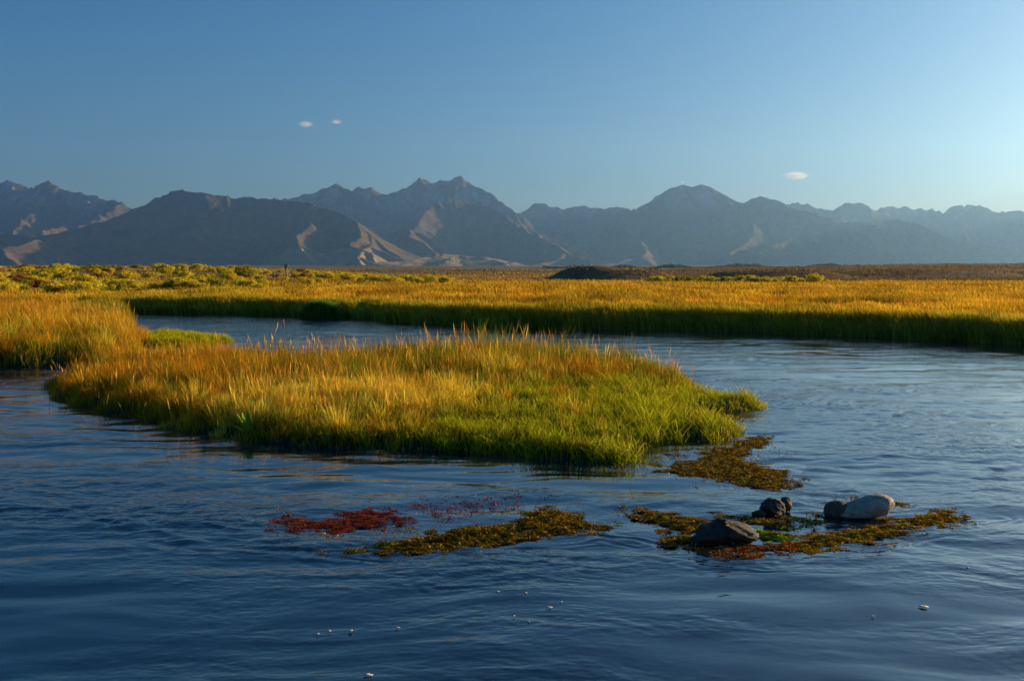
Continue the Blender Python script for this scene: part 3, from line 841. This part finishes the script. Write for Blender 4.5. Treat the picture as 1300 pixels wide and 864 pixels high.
# ------------------------------------------------------------------ shrubs
def shrub_mesh(seed, tint, leaves=1700, wide=1.0):
    r = np.random.default_rng(seed)
    nl = 22
    lc = np.column_stack([r.normal(0, 0.24 * wide, nl), r.normal(0, 0.24 * wide, nl), r.uniform(0.25, 0.72, nl)])
    lr = r.uniform(0.09, 0.26, nl)
    k = r.integers(0, nl, leaves)
    v = r.normal(0, 1, (leaves, 3)); v /= np.linalg.norm(v, axis=1)[:, None]
    p = lc[k] + v * (lr[k] * r.uniform(0.55, 1.08, leaves))[:, None]
    p[:, 2] = np.clip(p[:, 2], 0.02, 2)
    a = r.normal(0, 1, (leaves, 3)) * 0.5 + np.array([0, 0, 0.9]); a /= np.linalg.norm(a, axis=1)[:, None]
    b = np.cross(a, r.normal(0, 1, (leaves, 3))); b /= np.linalg.norm(b, axis=1)[:, None]
    s = r.uniform(0.03, 0.07, leaves)[:, None]
    V = np.stack([p - b * s * .45, p + b * s * .45, p + b * s * .3 + a * s * 1.5, p - b * s * .3 + a * s * 1.5], 1)
    C = jit(tint, leaves, 0.25, r)
    C = np.repeat(C, 4, 0)
    return V.reshape(-1, 3), np.arange(leaves * 4).reshape(-1, 4), C

YG = (0.66, 0.52, 0.035); OG = (0.32, 0.29, 0.025); GREY = (0.36, 0.32, 0.25); RUSTY = (0.30, 0.14, 0.03); DKG = (0.10, 0.19, 0.03)
protos = {}
for nm, tint, cnt in [('yellow', YG, 4), ('olive', OG, 2), ('grey', GREY, 1), ('rusty', RUSTY, 2)]:
    protos[nm] = []
    for i in range(cnt):
        V, Fc, C = shrub_mesh(hash_ := (len(nm) * 10 + i), tint)
        me_o = mesh_np('shrub', V, [Fc], M_SHRUB, smooth=False, cols={'col': C})
        protos[nm].append(me_o)
used_first = set()
def put_shrub(x, y, size, kind, r, label, group, squash=0.8):
    src = protos[kind][int(r.integers(0, len(protos[kind])))]
    if src.name in used_first:
        o = src.copy(); COL.objects.link(o)
    else:
        o = src; used_first.add(src.name)
    o.location = (x, y, float(ground_z(np.array([x]), np.array([y]))[0]) - 0.05)
    o.rotation_euler = (0, 0, r.uniform(0, 6.28)); o.scale = (size * r.uniform(.95, 1.25), size * r.uniform(.95, 1.25), size * squash)
    tag(o, label, 'shrub', group)
    return o

def shrubs():
    r = np.random.default_rng(77)
    names = {'yellow': 'rounded yellow-green shrub', 'olive': 'darker olive shrub', 'rusty': 'rusty brown shrub', 'grey': 'pale grey twiggy shrub'}
    def lab(kind, px, d, s):
        dep = 'in the nearest row' if d < 88 else ('in the middle rows' if d < 130 else 'near the skyline')
        wh = 'above the left reeds' if px < 175 else ('around the thin pole' if px < 260 else ('left of the forked snag' if px < 364 else 'right of the forked snag'))
        z = 'big ' if s > 1.2 else ('small ' if s < 0.85 else '')
        l = z + names[kind] + ' ' + dep + ', ' + wh
        return l, names[kind] + 's ' + dep + ', ' + wh
    k = 0
    while k < 235:
        px = r.uniform(-60, 420) if r.random() < 0.85 else r.uniform(300, 560)
        d = 1 / r.uniform(1 / 240, 1 / 68)
        if px > 330 and d < 95: continue
        if px > 180 and d < 80: continue
        x = (px - 650) / F * d
        kind = r.choice(['yellow', 'olive', 'rusty'], p=[0.70, 0.19, 0.11])
        s = r.uniform(0.5, 1.0) ** 1.2 * 1.55 * (1.0 if px < 330 else 0.8) * (1.25 if d > 130 else 1)
        put_shrub(x, d, s, kind, r, *lab(kind, px, d, s)); k += 1
    for px, d, l in [(143, 84, 'pale grey twiggy shrub above the right end of the left reeds'), (66, 76, 'pale grey twiggy shrub above the middle of the left reeds'), (350, 120, 'small pale grey shrub beside the forked snag')]:
        put_shrub((px - 650) / F * d, d, 1.05, 'grey', r, l, None)
    # row in the middle, and row on the right
    for i in range(34):
        px = 402 + i * 5.0 + r.normal(0, 2); d = r.uniform(118, 140)
        put_shrub((px - 650) / F * d, d, r.uniform(1.1, 1.6), 'yellow', r, 'yellow-green shrub in the long low row beyond the middle meadow', 'shrub row beyond the middle meadow')
    for i in range(30):
        px = 828 + i * 7.4 + r.normal(0, 3); d = r.uniform(128, 150)
        if px > 872 and px < 884: continue
        put_shrub((px - 650) / F * d, d, r.uniform(1.1, 1.6), 'yellow' if r.random() < .75 else 'olive', r, 'yellow-green shrub in the row in front of the brown slope on the right', 'shrub row before the brown slope')
    put_shrub(*(lambda d: ((1034 - 650) / F * d, d))(126), 1.8, 'yellow', r, 'largest shrub, bushy olive-yellow, at the right end of the row before the brown slope', None, 0.95) 
    for i, px in enumerate([1106, 1122, 1148, 1167, 1175, 1213]):
        d = 175 + r.uniform(-6, 6)
        put_shrub((px - 650) / F * d, d, 0.8, 'rusty', r, 'small dark bush alone on the brown slope at right', 'dark bushes dotted on the brown slope', 0.6)
shrubs()

def scrub():
    r = rng
    n = 90000
    d = 1 / r.uniform(1 / 700, 1 / 150, n); t = r.uniform(-0.6, 0.62, n); x = d * t
    ok = (t > -0.14) | (d > 150)
    ok &= r.random(n) < np.clip(.55 + .9 * fbm(x * .04, d * .03, 3, 141), 0.08, 1)
    x, d, t = x[ok], d[ok], t[ok]; n = len(x)
    pn = fbm(x * .02, d * .02, 3, 142)
    rt = sstep(.08, .18, t)
    c = mixc(np.broadcast_to((0.40, 0.23, 0.06), (n, 3)), np.broadcast_to((0.28, 0.22, 0.07), (n, 3)), np.clip(.5 + pn, 0, 1))
    c = mixc(c, np.broadcast_to((0.17, 0.105, 0.04), (n, 3)), rt * .85)
    V, C = blades(x, d, ground_z(x, d), r.uniform(.15, .5, n), 0.0011 * d * r.uniform(.7, 1.6, n), .5, jit(c * .8, n, .3), jit(c, n, .3), 'tuft')
    blades_obj('sagebrush_scrub', [(V, C)], M_SHRUB, 'low brown sagebrush scrub on the plain and slopes beyond the meadow', 'scrub')
scrub()

# dark bush standing in the water edge
def willow():
    root = bpy.data.objects.new('reed_clump', None); COL.objects.link(root)
    c = at(411, 403.5); root.location = (c[0], c[1], 0)
    tag(root, 'dense dark green reed clump jutting from the far bank', 'reeds')
    k = 9000
    x = rng.normal(0, 0.42, k) ; y = rng.uniform(-0.5, 0.8, k)
    x = np.clip(x, -1, 1) + 0.0
    prof = np.sqrt(np.clip(1 - (x / 1.15) ** 2, 0.05, 1))
    V, C = blades(x, y, np.full(k, 0.0), prof * rng.uniform(.5, 1.0, k) * 0.95, rng.uniform(.02, .04, k), 0.25, jit(DKG, k, .2), jit((0.15, 0.27, 0.045), k, .3), 'tuft', mid=.8)
    o = blades_obj('leaves', [(V, C)], M_GRASS, None, None)
    o.parent = root
willow()

# ------------------------------------------------------------------ distant trees and poles
def bark_mat(name, c):
    m, nt, out = new_mat(name)
    p = N(nt, 'ShaderNodeBsdfPrincipled', Roughness=0.9)
    tc = N(nt, 'ShaderNodeTexCoord'); n = N(nt, 'ShaderNodeTexNoise', Scale=14.0, Detail=4.0)
    nt.links.new(tc.outputs['Object'], n.inputs['Vector'])
    r = ramp(nt, n.outputs['Fac'], [(0.3, tuple(v * 0.6 for v in c)), (0.7, tuple(min(1, v * 1.3) for v in c))])
    nt.links.new(r.outputs[0], p.inputs['Base Color']); nt.links.new(p.outputs[0], out.inputs[0])
    return m
M_WOOD = bark_mat('weathered_wood', (0.30, 0.20, 0.11))

def tube(path, rad, sides=8):
    P = np.array(path, float); n = len(P)
    V = []
    for i in range(n):
        a = P[max(i - 1, 0)]; b = P[min(i + 1, n - 1)]; t = b - a; t /= np.linalg.norm(t)
        u = np.cross(t, [0.3, 0.9, 0.1]); u /= np.linalg.norm(u); v = np.cross(t, u)
        for k in range(sides):
            g = 2 * math.pi * k / sides
            V.append(P[i] + (u * math.cos(g) + v * math.sin(g)) * rad[i])
    Q = [(i * sides + k, i * sides + (k + 1) % sides, (i + 1) * sides + (k + 1) % sides, (i + 1) * sides + k) for i in range(n - 1) for k in range(sides)]
    cap = [tuple(range((n - 1) * sides, n * sides))]
    return np.array(V), np.array(Q), np.array(cap)

def posts():
    for px, ytop, ybot, d, rad, lab, fork in [(364, 335, 352, 112, .10, 'old wooden snag with a splayed top standing on the plain', True),
                                          (203, 338, 347, 170, .05, 'thin weathered pole, nearer of the two faint poles on the left plain', False),
                                          (76, 328, 345, 190, .045, 'faint tall thin pole at the far left of the plain', False)]:
        x = (px - 650) / F * d
        zt = at_y(px, ytop, d)[2]; zb = float(ground_z(np.array([x]), np.array([d]))[0]) - 0.1
        h = zt - zb
        V, Q, c = tube([(0, 0, 0), (0.03, 0, h * .4), (-.02, .02, h * .75), (0.0, 0, h)], [rad * 1.3, rad, rad * .9, rad * .7])
        if fork:
            root = bpy.data.objects.new('dead_tree', None); COL.objects.link(root); root.location = (x, d, zb)
            tag(root, lab, 'dead tree')
            mesh_np('trunk', V, [Q, c], M_WOOD, parent=root)
            for s in (-1, 1, 0.3):
                V, Q, c = tube([(0, 0, h * .7), (s * .12, .03, h * .85), (s * .24, 0, h * 1.02)], [rad * .9, rad * .7, rad * .4])
                mesh_np('branch', V, [Q, c], M_WOOD, parent=root)
        else:
            o = mesh_np('pole', V, [Q, c], M_WOOD); o.location = (x, d, zb); tag(o, lab, 'pole')
posts()

def far_trees():
    r = np.random.default_rng(9)
    sets = []
    n = 2600
    px = np.concatenate([r.uniform(1098, 1218, n), ])
    d = r.uniform(640, 700, n)
    x = (px - 650) / F * d
    Vs = []
    z = ground_z(x, d)
    h = (0.5 + 1.1 * np.clip(0.6 + fbm(px * 0.09, px * 0 + 2, 3, 131), 0.1, 1.4)) * r.uniform(.5, 1, n)
    V, C = blades(x, d, z - .2, h, r.uniform(.5, 1.0, n), 0.3, jit((0.05, 0.06, 0.02), n, .3), jit((0.10, 0.08, 0.03), n, .3), 'tuft', mid=.8)
    blades_obj('distant_trees', [(V, C)], M_SHRUB, 'thin dark line of distant trees on the brown rise at right', 'trees')
    n = 9000
    # faint scrub belt at the foot of the mountains
    px = r.uniform(690, 1100, n); d = r.uniform(2300, 2600, n); x = (px - 650) / F * d
    h = 4 + 9 * np.clip(0.4 + fbm(px * 0.02, px * 0 + 5, 4, 133), 0, 1.4)
    V, C = blades(x, d, ground_z(x, d) - 1, h * r.uniform(.5, 1, n), r.uniform(3, 7, n), 0.3, jit((0.04, 0.05, 0.03), n, .3), jit((0.07, 0.07, 0.04), n, .3), 'tuft')
    blades_obj('distant_wood', [(V, C)], M_SHRUB, 'low bluish belt of distant woodland at the foot of the mountains', 'trees')
far_trees()

# ------------------------------------------------------------------ stems standing proud of the island
def stems():
    spots = [(345, 462, 424, -.10), (338, 460, 432, -.03), (343, 463, 436, 0.0), (354, 463, 408, .22), (396, 466, 422, .0), (399, 467, 427, .05), (392, 466, 430, -.05), (403, 467, 436, .12), (384, 466, 437, -.04),
             (361, 462, 405, 0.0), (371, 464, 437, -.1)]
    labs = ['pale seed stem, upright, left one of the left bunch behind the island', 'short pale seed stem at the left side of the left bunch', 'pale seed stem low in the middle of the left bunch',
            'tallest leaning straw seed stem of the left bunch', 'tallest straw seed stem of the right bunch', 'second straw seed stem of the right bunch, just right of the tallest',
            'straw seed stem left of the tallest one in the right bunch', 'short stem leaning right at the right side of the right bunch', 'short broad stem at the left end of the right bunch',
            'thin reddish stem standing between the two pale bunches', 'short stem alone between the two pale bunches']
    for (px, yb, yt, ln), lab in zip(spots, labs):
        x, y, _ = at(px, yb); zt = at_y(px, yt, y)[2]; zb = 0.1; h = zt - zb
        red = px == 361
        V, Q, c = tube([(0, 0, 0), (ln * h * .3, 0, h * .5), (ln * h * .7, 0, h * .78)], [.006, .005, .004], 6)
        root = bpy.data.objects.new('grass_stem', None); COL.objects.link(root); root.location = (x - ln * h, y, zb)
        tag(root, lab, 'grass stem')
        mt = leaf_mat('straw', 0.2)
        cc = (0.42, 0.18, 0.08) if red else (0.62, 0.50, 0.28)
        mesh_np('stalk', V, [Q, c], mt, cols={'col': np.tile(cc, (len(V), 1))}, parent=root)
        fr = np.linspace(0, 1, 7); pr = np.sin(np.clip(fr * 1.05, 0, 1) * math.pi) ** 0.7 * (.008 if red else .021) + .003
        pts = [(ln * h * (.55 + .45 * f), 0, h * (.70 + .30 * f)) for f in fr]
        V, Q, c = tube(pts, pr, 7)
        V = V + np.random.default_rng(int(px)).normal(0, .0025, V.shape)
        mesh_np('seed_head', V, [Q, c], mt, cols={'col': np.tile(cc, (len(V), 1))}, parent=root)
stems()

# broad leaved plant on the front edge
def dock():
    root = bpy.data.objects.new('broadleaf_plant', None); COL.objects.link(root)
    c = at(314, 559); root.location = (c[0], c[1] + .05, 0.06)
    tag(root, 'broad-leaved dark green plant at the water edge of the island', 'plant')
    r = np.random.default_rng(4)
    mt = leaf_mat('dock_leaf', .3, .12)
    for i, (a, ln, tilt) in enumerate([(2.9, .30, .9), (2.4, .34, .35), (1.7, .30, .15), (.9, .26, .4), (.3, .26, .9), (3.5, .26, 1.1), (4.2, .2, 1.0), (5.4, .22, .9), (2.0, .22, .6), (1.2, .34, .25), (2.7, .36, .5)]):
        n = 8; V = []; dx, dy = math.cos(a), math.sin(a) * .6
        for k in range(n + 1):
            t = k / n; wd = .034 * math.sin(math.pi * min(1, t * .9 + .08)) ** .8 + .002
            ro = math.sin(tilt) * ln * t; zz = math.cos(tilt) * ln * t - .25 * ln * t * t * math.sin(tilt)
            px_, py_ = -dy, dx; nn = math.hypot(px_, py_); px_ /= nn; py_ /= nn
            for s, zo in ((-1, .008), (0, 0), (1, .008)):
                V.append((dx * ro + s * px_ * wd, dy * ro + s * py_ * wd, zz + zo))
        Q = [(k * 3 + j, k * 3 + j + 1, k * 3 + j + 4, k * 3 + j + 3) for k in range(n) for j in (0, 1)]
        V = np.array(V)
        mesh_np('leaf', V, [np.array(Q)], mt, cols={'col': np.tile(np.array((0.12, .20, .025)) * r.uniform(.7, 1.5), (len(V), 1))}, parent=root)
dock()

# ------------------------------------------------------------------ weed banks
def weed(name, poly, n, tints, label, cat='water weed', mound=0.035, size=(.007, .019), thresh=-0.15, seed=0, fall=0.12, group=None, kind=None):
    r = np.random.default_rng(200 + seed)
    P = gpoly(poly); A = np.array(P); lo, hi = A.min(0) - .15, A.max(0) + .15
    n = int(n * 2.4); x = r.uniform(lo[0], hi[0], n * 6); y = r.uniform(lo[1], hi[1], n * 6)
    sd = poly_sd(x, y, P)
    g = fbm(x * 5, y * 6, 3, 210 + seed)
    g2 = fbm(x * 16, y * 20, 2, 260 + seed)
    sc = (sd / fall + g * 1.5 + r.normal(0, .30, len(x)) > thresh + .3) & (sd * 3 + g2 + .8 * g > -.35)
    sc &= r.random(len(x)) < np.clip(.55 + .5 * g2, .12, 1)
    x, y, sd, g = x[sc][:n], y[sc][:n], sd[sc][:n], g[sc][:n]
    m = len(x)
    top = np.clip(sd / .22, 0, 1) * mound * (0.6 + .5 * g)
    z = .004 + np.clip(top * (1 + g2[sc][:n]), 0, 1) * r.uniform(.1, 1, m) + r.uniform(0, .006, m)
    s = r.uniform(size[0], size[1], m)
    strand = r.random(m) < .4
    az = np.where(strand, r.normal(-.25, .4, m), r.uniform(0, 2 * np.pi, m)); til = np.where(strand, r.uniform(-.15, .15, m), r.uniform(-.9, .9, m))
    el_ = np.where(strand, 2.6, 1.0)[:, None]; wd_ = np.where(strand, .3, 1.0)[:, None]
    a = np.stack([np.cos(az) * np.cos(til), np.sin(az) * np.cos(til), np.abs(np.sin(til))], 1)
    b = np.cross(a, np.stack([r.normal(0, .4, m), r.normal(0, .4, m), np.ones(m)], 1)); b /= np.linalg.norm(b, axis=1)[:, None]
    p = np.stack([x, y, z], 1); s = s[:, None]
    V = np.stack([p - a * s * .8 * el_, p - b * s * .42 * wd_, p + a * s * el_, p + b * s * .42 * wd_], 1)
    V[:, :, 2] = np.maximum(V[:, :, 2], .004)
    ws = np.array([t[3] for t in tints]); ks = r.choice(len(tints), m, p=ws / ws.sum())
    # colours gather in patches
    pn = fbm(x * 3, y * 3, 2, 230 + seed)
    ks = np.where(pn > .25, np.minimum(ks + 1, len(tints) - 1), ks)
    C = np.array([t[:3] for t in tints])[ks]
    C = jit(C, m, .2, r) * np.clip(1.0 + .75 * fbm(x * 9, y * 12, 2, 270 + seed), .3, 1.9)[:, None]
    C = np.clip(C, .003, .8)
    Fc = np.arange(m * 4).reshape(-1, 4)
    if name == 'weed_patch': pass
    o = mesh_np(name, V.reshape(-1, 3), [Fc], M_WEED, smooth=False, cols={'col': np.repeat(C, 4, 0)})
    tag(o, label, cat, group, kind)
    return o
T_GOLD = [(.26, .13, .018, 4), (.48, .29, .025, 5), (.28, .23, .02, 2), (.10, .05, .015, 3)]
T_RED = [(.30, .05, .03, 5), (.20, .035, .025, 4), (.36, .11, .04, 2)]
T_BROWN = [(.24, .12, .02, 3), (.58, .33, .03, 4), (.11, .05, .02, 3), (.28, .23, .02, 1.5)]
T_GREEN = [(.24, .28, .02, 4), (.34, .36, .03, 2)]
weed('weed_patch', [(347, 668), (352, 658), (400, 662), (440, 656), (448, 643), (462, 641), (485, 650), (512, 664), (480, 671), (430, 675), (370, 674)], 9000, T_RED, 'dark red floating weed patch left of the golden weed bank', mound=.012, seed=1, size=(.005, .012))
weed('weed_bank', [(455, 698), (480, 688), (540, 682), (570, 672), (640, 666), (655, 655), (690, 645), (725, 652), (735, 660), (776, 669), (745, 677), (680, 684), (620, 692), (560, 701), (500, 702)], 16000, T_GOLD, 'golden green weed bank, long and humped, beside the red patch', mound=.05, seed=2)
weed('weed_patch', [(425, 698), (440, 694), (452, 699), (440, 702)], 300, T_GOLD, 'tiny gold weed tuft at the left tip of the golden bank', seed=3)
weed('weed_patch', [(345, 655), (360, 645), (375, 650), (370, 657)], 260, T_BROWN, 'tiny brown weed tuft just above the left end of the red patch', seed=4, thresh=.3, kind='stuff')
weed('weed_flecks', [(470, 645), (490, 635), (560, 632), (650, 626), (720, 640), (700, 646), (640, 650), (600, 662), (540, 664), (500, 655)], 1300, T_RED, 'thin scatter of reddish flecks on calm water above the golden bank', mound=.004, seed=5, thresh=.45, fall=.5, kind='stuff')
weed('weed_flecks', [(380, 672), (470, 672), (560, 668), (520, 682), (440, 690), (400, 694)], 420, T_GOLD, 'thin scatter of yellowish flecks between red patch and golden bank', mound=.004, seed=6, thresh=.4, fall=.5, kind='stuff')
weed('weed_bank', [(835, 600), (850, 592), (885, 584), (900, 572), (930, 562), (972, 553), (976, 560), (952, 572), (945, 582), (975, 594), (1000, 600), (1014, 616), (985, 624), (945, 615), (905, 607), (870, 605)], 15000, T_BROWN, 'brown and gold weed bank trailing from the right tip of the island', mound=.025, seed=7)
weed('weed_flecks', [(820, 598), (850, 582), (890, 570), (950, 556), (1000, 560), (1020, 600), (1035, 618), (960, 632), (860, 618)], 700, T_BROWN, 'scatter of brown flecks around the weed bank by the island tip', mound=.004, seed=8, thresh=.7, fall=.5, kind='stuff')
weed('weed_patch', [(790, 645), (815, 648), (860, 656), (905, 661), (890, 672), (882, 688), (850, 692), (835, 690), (858, 680), (850, 668), (815, 658)], 5200, T_GOLD, 'orange-brown weed tongue running up to the left side of the large dark rock', mound=.045, seed=9)
weed('weed_patch', [(884, 694), (900, 690), (940, 697), (985, 692), (1002, 684), (1010, 692), (990, 702), (940, 706), (900, 704)], 4200, T_RED + T_BROWN[:2], 'reddish brown weed fringe along the foot of the large dark rock', mound=.03, seed=10)
weed('weed_sprigs', [(960, 680), (975, 673), (990, 676), (1002, 674), (1000, 684), (975, 686)], 900, T_GREEN, 'bright green sprigs to the right of the large dark rock', mound=.08, seed=11, thresh=.2, size=(.016, .04), kind='stuff')
weed('weed_patch', [(910, 652), (950, 657), (985, 660), (1030, 656), (1045, 664), (1000, 667), (950, 663)], 1700, T_BROWN, 'thin brown weed strip under the small rough stones', mound=.02, seed=12)
weed('weed_bank', [(1015, 692), (1020, 682), (1060, 676), (1110, 668), (1150, 658), (1175, 651), (1205, 648), (1230, 660), (1215, 667), (1160, 674), (1110, 686), (1050, 698), (1025, 700)], 13000, T_BROWN[:2] + T_GOLD[:3], 'golden brown weed bank in front of the pale oblong rock', mound=.04, seed=13)
weed('weed_patch', [(1120, 634), (1150, 638), (1170, 642), (1160, 648), (1130, 644)], 700, T_BROWN, 'little brown weed tuft behind the pale rock', mound=.02, seed=14, thresh=.2, kind='stuff')
weed('weed_patch', [(1060, 632), (1090, 630), (1096, 634), (1070, 636)], 260, T_BROWN, 'faint brown weed streak beyond the round brown rock', mound=.01, seed=15, thresh=.2)
weed('weed_patch', [(825, 585), (845, 574), (880, 566), (900, 568), (880, 580), (850, 592)], 1600, [(.10, .06, .02, 3), (.15, .03, .02, 2), (.12, .13, .02, 2)], 'sparse dark weed between the island edge and its brown bank', mound=.012, seed=16, thresh=.6, fall=.3, kind='stuff')
weed('weed_patch', [(868, 528), (930, 527), (945, 532), (900, 538), (880, 535)], 1500, T_BROWN, 'brown weed in the small gap between the two green tips', mound=.02, seed=17, thresh=.1)
weed('weed_patch', [(590, 578), (545, 574), (530, 570), (560, 568), (600, 573)], 900, [(.14, .06, .03, 3), (.10, .04, .02, 2)], 'reddish brown dead weed at the front edge of the island', mound=.03, seed=18, thresh=.1)

# ------------------------------------------------------------------ rocks
def rock_mat(name, c1, c2, sc=9.0):
    m, nt, out = new_mat(name)
    p = N(nt, 'ShaderNodeBsdfPrincipled', Roughness=0.75)
    tc = N(nt, 'ShaderNodeTexCoord')
    n = N(nt, 'ShaderNodeTexNoise', Scale=sc, Detail=9.0, Roughness=0.7); nt.links.new(tc.outputs['Object'], n.inputs['Vector'])
    v = N(nt, 'ShaderNodeTexVoronoi', Scale=sc * 5); nt.links.new(tc.outputs['Object'], v.inputs['Vector'])
    r = ramp(nt, n.outputs['Fac'], [(0.32, c1), (0.68, c2)])
    # wet band: darker and glossier within a few cm of the water
    g = N(nt, 'ShaderNodeNewGeometry'); s = N(nt, 'ShaderNodeSeparateXYZ'); nt.links.new(g.outputs['Position'], s.inputs[0])
    mr = N(nt, 'ShaderNodeMapRange'); nt.links.new(s.outputs['Z'], mr.inputs['Value']); mr.inputs['From Min'].default_value = .015; mr.inputs['From Max'].default_value = .035
    mr.inputs['To Min'].default_value = .45; mr.inputs['To Max'].default_value = 1
    mx = N(nt, 'ShaderNodeMix', _data_type='RGBA', _blend_type='MULTIPLY'); mx.inputs[0].default_value = 1
    nt.links.new(r.outputs[0], mx.inputs[6]); nt.links.new(mr.outputs[0], mx.inputs[7]); nt.links.new(mx.outputs[2], p.inputs['Base Color'])
    b = N(nt, 'ShaderNodeBump', Strength=1.0, Distance=.03); nt.links.new(n.outputs['Fac'], b.inputs['Height'])
    b2 = N(nt, 'ShaderNodeBump', Strength=.25, Distance=.004); nt.links.new(v.outputs['Distance'], b2.inputs['Height']); nt.links.new(b.outputs[0], b2.inputs['Normal'])
    nt.links.new(b2.outputs[0], p.inputs['Normal']); nt.links.new(p.outputs[0], out.inputs[0])
    return m

def rock(px, py, dims, mat, label, seed, rough=.12, planes=0, rot=0, tilt=(0, 0), sink=.3, shape=None):
    n = 40
    th = np.linspace(0, np.pi, n); ph = np.linspace(0, 2 * np.pi, 2 * n + 1)[:-1]
    T, Pn = np.meshgrid(th, ph, indexing='ij')
    D = np.stack([np.sin(T) * np.cos(Pn), np.sin(T) * np.sin(Pn), np.cos(T)], -1)
    r = np.random.default_rng(seed)
    R = np.ones(T.shape)
    for k in range(planes):                       # broken faces
        v = r.normal(0, 1, 3); v /= np.linalg.norm(v); d = r.uniform(.55, .88)
        c = D @ v
        R = np.minimum(R, np.where(c > .05, d / np.maximum(c, .05), 9))
    nz = fbm(D[..., 0] * 1.7 + D[..., 2] * 1.1 + seed, D[..., 1] * 1.7 - D[..., 2] * .9, 5, seed)
    R = R * (1 + rough * nz) + rough * .22 * fbm(D[..., 0] * 6 + seed, D[..., 2] * 6 + D[..., 1] * 4, 4, seed + 5)
    V = D * R[..., None]
    if shape: V = shape(V)
    V = V * (np.array(dims) / 2)
    cx, sx = math.cos(tilt[1]), math.sin(tilt[1])
    V = np.stack([V[..., 0] * cx + V[..., 2] * sx, V[..., 1], -V[..., 0] * sx + V[..., 2] * cx], -1)
    V = V.reshape(-1, 3)
    nc = 2 * n; i = np.arange(n - 1)[:, None] * nc; j = np.arange(nc)[None, :]
    Q = np.stack([i + j, i + nc + j, i + nc + (j + 1) % nc, i + (j + 1) % nc], -1).reshape(-1, 4)
    o = mesh_np('rock', V, [Q], mat)
    c = at(px, py)
    o.location = (c[0], c[1] + dims[1] / 2, dims[2] * (.5 - sink)); o.rotation_euler = (0, 0, rot)
    tag(o, label, 'rock')
    return o
M_DARK = rock_mat('dark_basalt', (.016, .011, .008), (.075, .052, .038))
M_PALE = rock_mat('pale_granite', (.24, .19, .15), (.46, .39, .32), 12)
M_BROWN = rock_mat('brown_stone', (.055, .032, .022), (.14, .085, .055))
def wedge(V):
    V = V.copy()
    q = (np.abs(V) ** 3.6).sum(-1) ** (1 / 3.6) / np.maximum(np.sqrt((V ** 2).sum(-1)), 1e-6)
    V = V * (0.55 + 0.45 / q)[..., None]
    V[..., 2] = V[..., 2] * (1.0 - .30 * np.clip(V[..., 0], -1, 1)) + .10 * np.clip(-V[..., 0], 0, 1)
    V[..., 0] = V[..., 0] - .22 * V[..., 2] * (V[..., 0] > 0)
    return V
rock(925, 694, (.55, .36, .26), M_DARK, 'large dark angular rock in the weed, nearest to the camera', 21, .15, 8, .1, sink=.30, shape=wedge)
rock(984, 655, (.24, .2, .19), M_DARK, 'small rough dark stone standing between the dark rock and the pale rock', 8, .16, 6, .6, sink=.28)
rock(999, 651, (.11, .1, .15), M_BROWN, 'little brown knobbly stone against the right side of the small dark stone', 9, .25, 3, .2, sink=.1)
rock(966, 657, (.12, .12, .08), M_DARK, 'tiny low stone left of the small dark stone', 10, .2, 4, .3, sink=.3)
rock(1068, 659, (.24, .22, .19), M_BROWN, 'rounded brown rock touching the left end of the pale oblong rock', 12, .06, 0, 0, sink=.25)
def egg(V):
    V = V.copy(); k = 1 + .28 * V[..., 0]; V[..., 1] *= k; V[..., 2] *= k; return V
rock(1103, 661, (.53, .25, .185), M_PALE, 'smooth pale grey oblong rock tilted up to the right', 13, .11, 0, .05, tilt=(0, -.23), sink=.05, shape=egg)

# ------------------------------------------------------------------ flecks on the water
def flecks():
    m, nt, out = new_mat('dry_leaf')
    p = N(nt, 'ShaderNodeBsdfPrincipled', Roughness=.6); p.inputs['Base Color'].default_value = (.46, .38, .32, 1)
    nt.links.new(p.outputs[0], out.inputs[0])
    r = np.random.default_rng(31)
    for px, py, s, lab, grp in [(466, 858, .075, 'largest pale dry leaf, floating by the bottom edge of the water', None),
                           (697, 772, .055, 'pale dry leaf floating on dark water below the golden weed bank', None),
                           (1172, 771, .085, 'pair-shaped pale leaf floating at lower right', None),
                           (667, 754, .04, 'small pale leaf, right one of two side by side below the golden bank', None),
                           (632, 752, .04, 'small pale leaf, left one of two side by side below the golden bank', None),
                           (505, 798, .04, 'single small pale leaf between the row of three and the big pale leaf', None),
                           (403, 806, .035, 'tiny pale leaf in a row of three at lower left', 'row of three leaves'),
                           (418, 802, .038, 'tiny pale leaf in a row of three at lower left', 'row of three leaves'),
                           (445, 802, .038, 'tiny pale leaf in a row of three at lower left', 'row of three leaves'),
                           (652, 783, .03, 'faint small leaf below and left of the bright leaf', None), (671, 790, .028, 'faint small leaf lowest under the bright leaf', None),
                           (712, 765, .028, 'faint small leaf up and right of the bright leaf', None), (1108, 783, .035, 'small pale leaf left of the pair-shaped leaf', None), (1228, 721, .035, 'small tan leaf at right below the weed bank', None)]:
        n = 12; a = np.linspace(0, 2 * np.pi, n + 1)[:-1]; rr = s * .38 * r.uniform(.6, 1.25, n)
        top = np.column_stack([np.cos(a) * rr, np.sin(a) * rr * .7, r.uniform(.000, .003, n)])
        bot = top * np.array([.9, .9, 1]) - np.array([0, 0, .0015])
        V = np.vstack([[[0, 0, .002]], top, bot, [[0, 0, -.003]]])
        j = np.arange(n); j2 = (j + 1) % n
        F1 = np.stack([0 * j, 1 + j, 1 + j2], 1); F2 = np.stack([0 * j + 2 * n + 1, n + 1 + j2, n + 1 + j], 1); Q = np.stack([1 + j, n + 1 + j, n + 1 + j2, 1 + j2], 1)
        o = mesh_np('floating_leaf', V, [F1, F2, Q], m)
        c = at(px, py); o.location = (c[0], c[1], .009); o.rotation_euler = (0, 0, r.uniform(-.4, .4))
        tag(o, lab, 'leaf', grp)
flecks()
